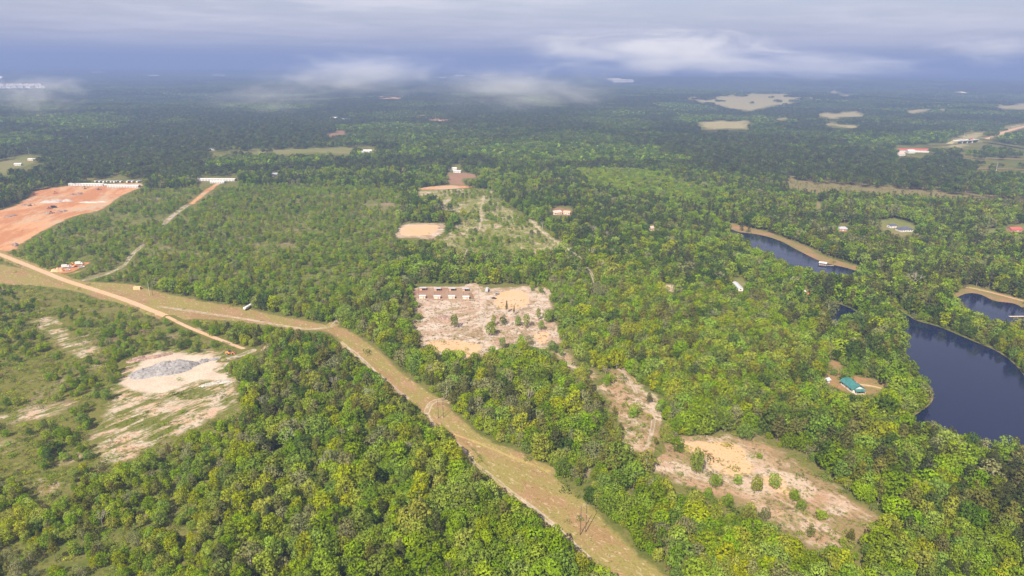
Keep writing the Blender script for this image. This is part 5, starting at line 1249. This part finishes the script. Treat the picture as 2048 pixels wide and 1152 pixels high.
wm = MB().box(-8, 8, -6, 6, -4, 7).mesh('wall', WHITE); rms = [MB().prism_x([(-7, 7.02), (7, 7.02), (0, 12)], -9, 9).mesh('roof', q_) for q_ in (GREYROOF, WHITE, PINKROOF)]
for i in range(46):
    row = i % 3; hx_ = -4 + (i // 3) * 6.0 + r_.uniform(-2, 2); hy_ = 176.5 - row * 2.2 + r_.uniform(-.3, .3)
    t = empty('town_house', G(hx_, hy_) + Vector((0, 0, 5)), r_.uniform(-.5, .5), 1.25)
    link('wall', wm, t); link('roof', rms[i % 3], t)
    tag(t, f'{("grey", "white", "reddish")[i % 3]}-roofed far house in the {("front", "middle", "back")[row]} row of the far town, {NTH[i // 3]} from the left', 'house', f'town houses, {("front", "middle", "back")[row]} row')
CLEAR_DONE = True
PALE = paint('pale_cladding', (0.45, 0.43, 0.42), .7, .08)
# big pale sheds on the horizon
for i, (sx_, sy_, wpx, hm) in enumerate(((1245, 164, 38, 12), (1228, 161, 24, 10), (920, 154, 20, 12), (980, 153, 30, 10), (885, 158, 12, 9), (1060, 158, 8, 9), (197, 147, 18, 10), (310, 154, 16, 8), (440, 153, 18, 8), (1920, 190, 8, 8))):
    b_ = G(sx_, sy_); L_ = wpx * b_.length / 1384.0
    t = empty('warehouse', b_ + Vector((0, 0, 8)), 0); MB().box(-L_ / 2, L_ / 2, -60, 60, -20, hm).build('wall', PALE, t); MB().prism_x([(-62, hm + .1), (62, hm + .1), (0, hm + 9)], -L_ / 2 - 2, L_ / 2 + 2).build('roof', PALE if i % 3 else CREAM, t)
    for q_ in range(4): MB().box(-L_ / 2 + (q_ + .5) * L_ / 4 - 6, -L_ / 2 + (q_ + .5) * L_ / 4 + 6, -60.3, -59.9, 0, 9).build('door', GREYROOF, t)
    tag(t, ('wide white warehouse under the tall cloud', 'long pale warehouse behind the white one under the tall cloud', 'white warehouse on the horizon left of the middle mist', 'long white warehouse on the horizon above the middle mist', 'small pale warehouse on the horizon at the left of the middle mist', 'tiny pale warehouse on the horizon above the mist',
            'pale warehouse on the left horizon', 'pale low warehouse on the left horizon, right of the first', 'pale warehouse on the horizon left of the mist bank', 'small white shed high in the right distance')[i], 'warehouse', 'warehouses on the horizon')
MIST = True
# ---------------------------------------------------------------- haze and low cloud
m, nt, out = new_mat('haze_air')
hz = nd(nt, 'ShaderNodeVolumePrincipled', {'Color': (0.200, 0.270, 0.515), 'Density': 0.0002, 'Anisotropy': 0.0})
nt.links.new(hz.outputs[0], out.inputs['Volume'])
zb = float(g.data.vertices and min(v.co.z for v in g.data.vertices)) - 1.0
# low drifting cloud: soft ragged banks of mist
def mist(px_, py_, dist, wpx, hpx, depth, dens, seed, label, tilt=0.0, scale=3.0):
    d_ = ray([px_], [py_])[0]; d_ = d_ / np.linalg.norm(d_); c_ = d_ * dist + np.array([0, 0, CAM_Z]); k_ = dist / FOC
    m, nt, out = new_mat('mist_air')
    tc_ = nd(nt, 'ShaderNodeTexCoord').outputs['Object']
    r2 = nd(nt, 'ShaderNodeVectorMath', {0: tc_}, operation='LENGTH').outputs['Value']
    n1 = noise(nt, nd(nt, 'ShaderNodeMapping', {'Vector': tc_, 'Location': (seed * 3.7, seed * 1.3, 0), 'Scale': (1, .8, .75)}).outputs[0], scale, 6.0, .62, .9)
    body = mth(nt, 'SUBTRACT', mth(nt, 'ADD', mth(nt, 'MULTIPLY', n1, 1.7), -.25), r2)
    f_ = mapr(nt, body, -0.05, 0.55)
    f_ = mth(nt, 'MULTIPLY', f_, mapr(nt, r2, 1.0, 0.66))
    pv = nd(nt, 'ShaderNodeVolumePrincipled', {'Color': (0.97, 0.96, 0.985), 'Density': mth(nt, 'MULTIPLY', f_, dens), 'Anisotropy': 0.0})
    nt.links.new(pv.outputs[0], out.inputs['Volume'])
    mb = MB().dome((0, 0, 0), 1, 1, 1, 24, 14, True)
    o_ = mb.build('mist', m); o_.location = c_; o_.scale = (wpx * k_ / 2, depth / 2, hpx * k_ / 2); o_.rotation_euler = (0, tilt, 0)
    return tag(o_, label, 'mist', kind='stuff')
if MIST:
    mist(1040, 176, 1950, 640, 150, 360, .0030, 1, 'drifting mist bank over the forest in the middle of the view', .03, 3.2)
    mist(720, 146, 2000, 560, 130, 380, .0032, 2, 'soft mist bank left of the middle over the far forest', -.02, 3.2)
    mist(540, 194, 2000, 460, 95, 260, .0018, 3, 'thin wisp of mist left of the larger banks', -.05, 3.4)
    mist(75, 186, 2000, 280, 110, 220, .0034, 4, 'small wisp of mist below the far town', -.05, 3.2)
    mist(1310, 104, 2000, 820, 132, 520, .0042, 5, 'tall soft cloud bank rising above the horizon', 0, 2.7)
    mist(1600, 130, 2200, 800, 80, 420, .0026, 6, 'thin tail of cloud right of the tall cloud bank', .01, 3.0)
    mist(1990, 98, 2100, 380, 78, 300, .0022, 7, 'faint cloud wisp at the right edge of the sky', 0)
hb = MB().box(-RMAX - 500, RMAX + 500, -RMAX - 500, RMAX + 500, zb, 330.0).build('haze', m)
tag(hb, 'thin blue haze lying over the whole landscape', 'haze', kind='stuff')
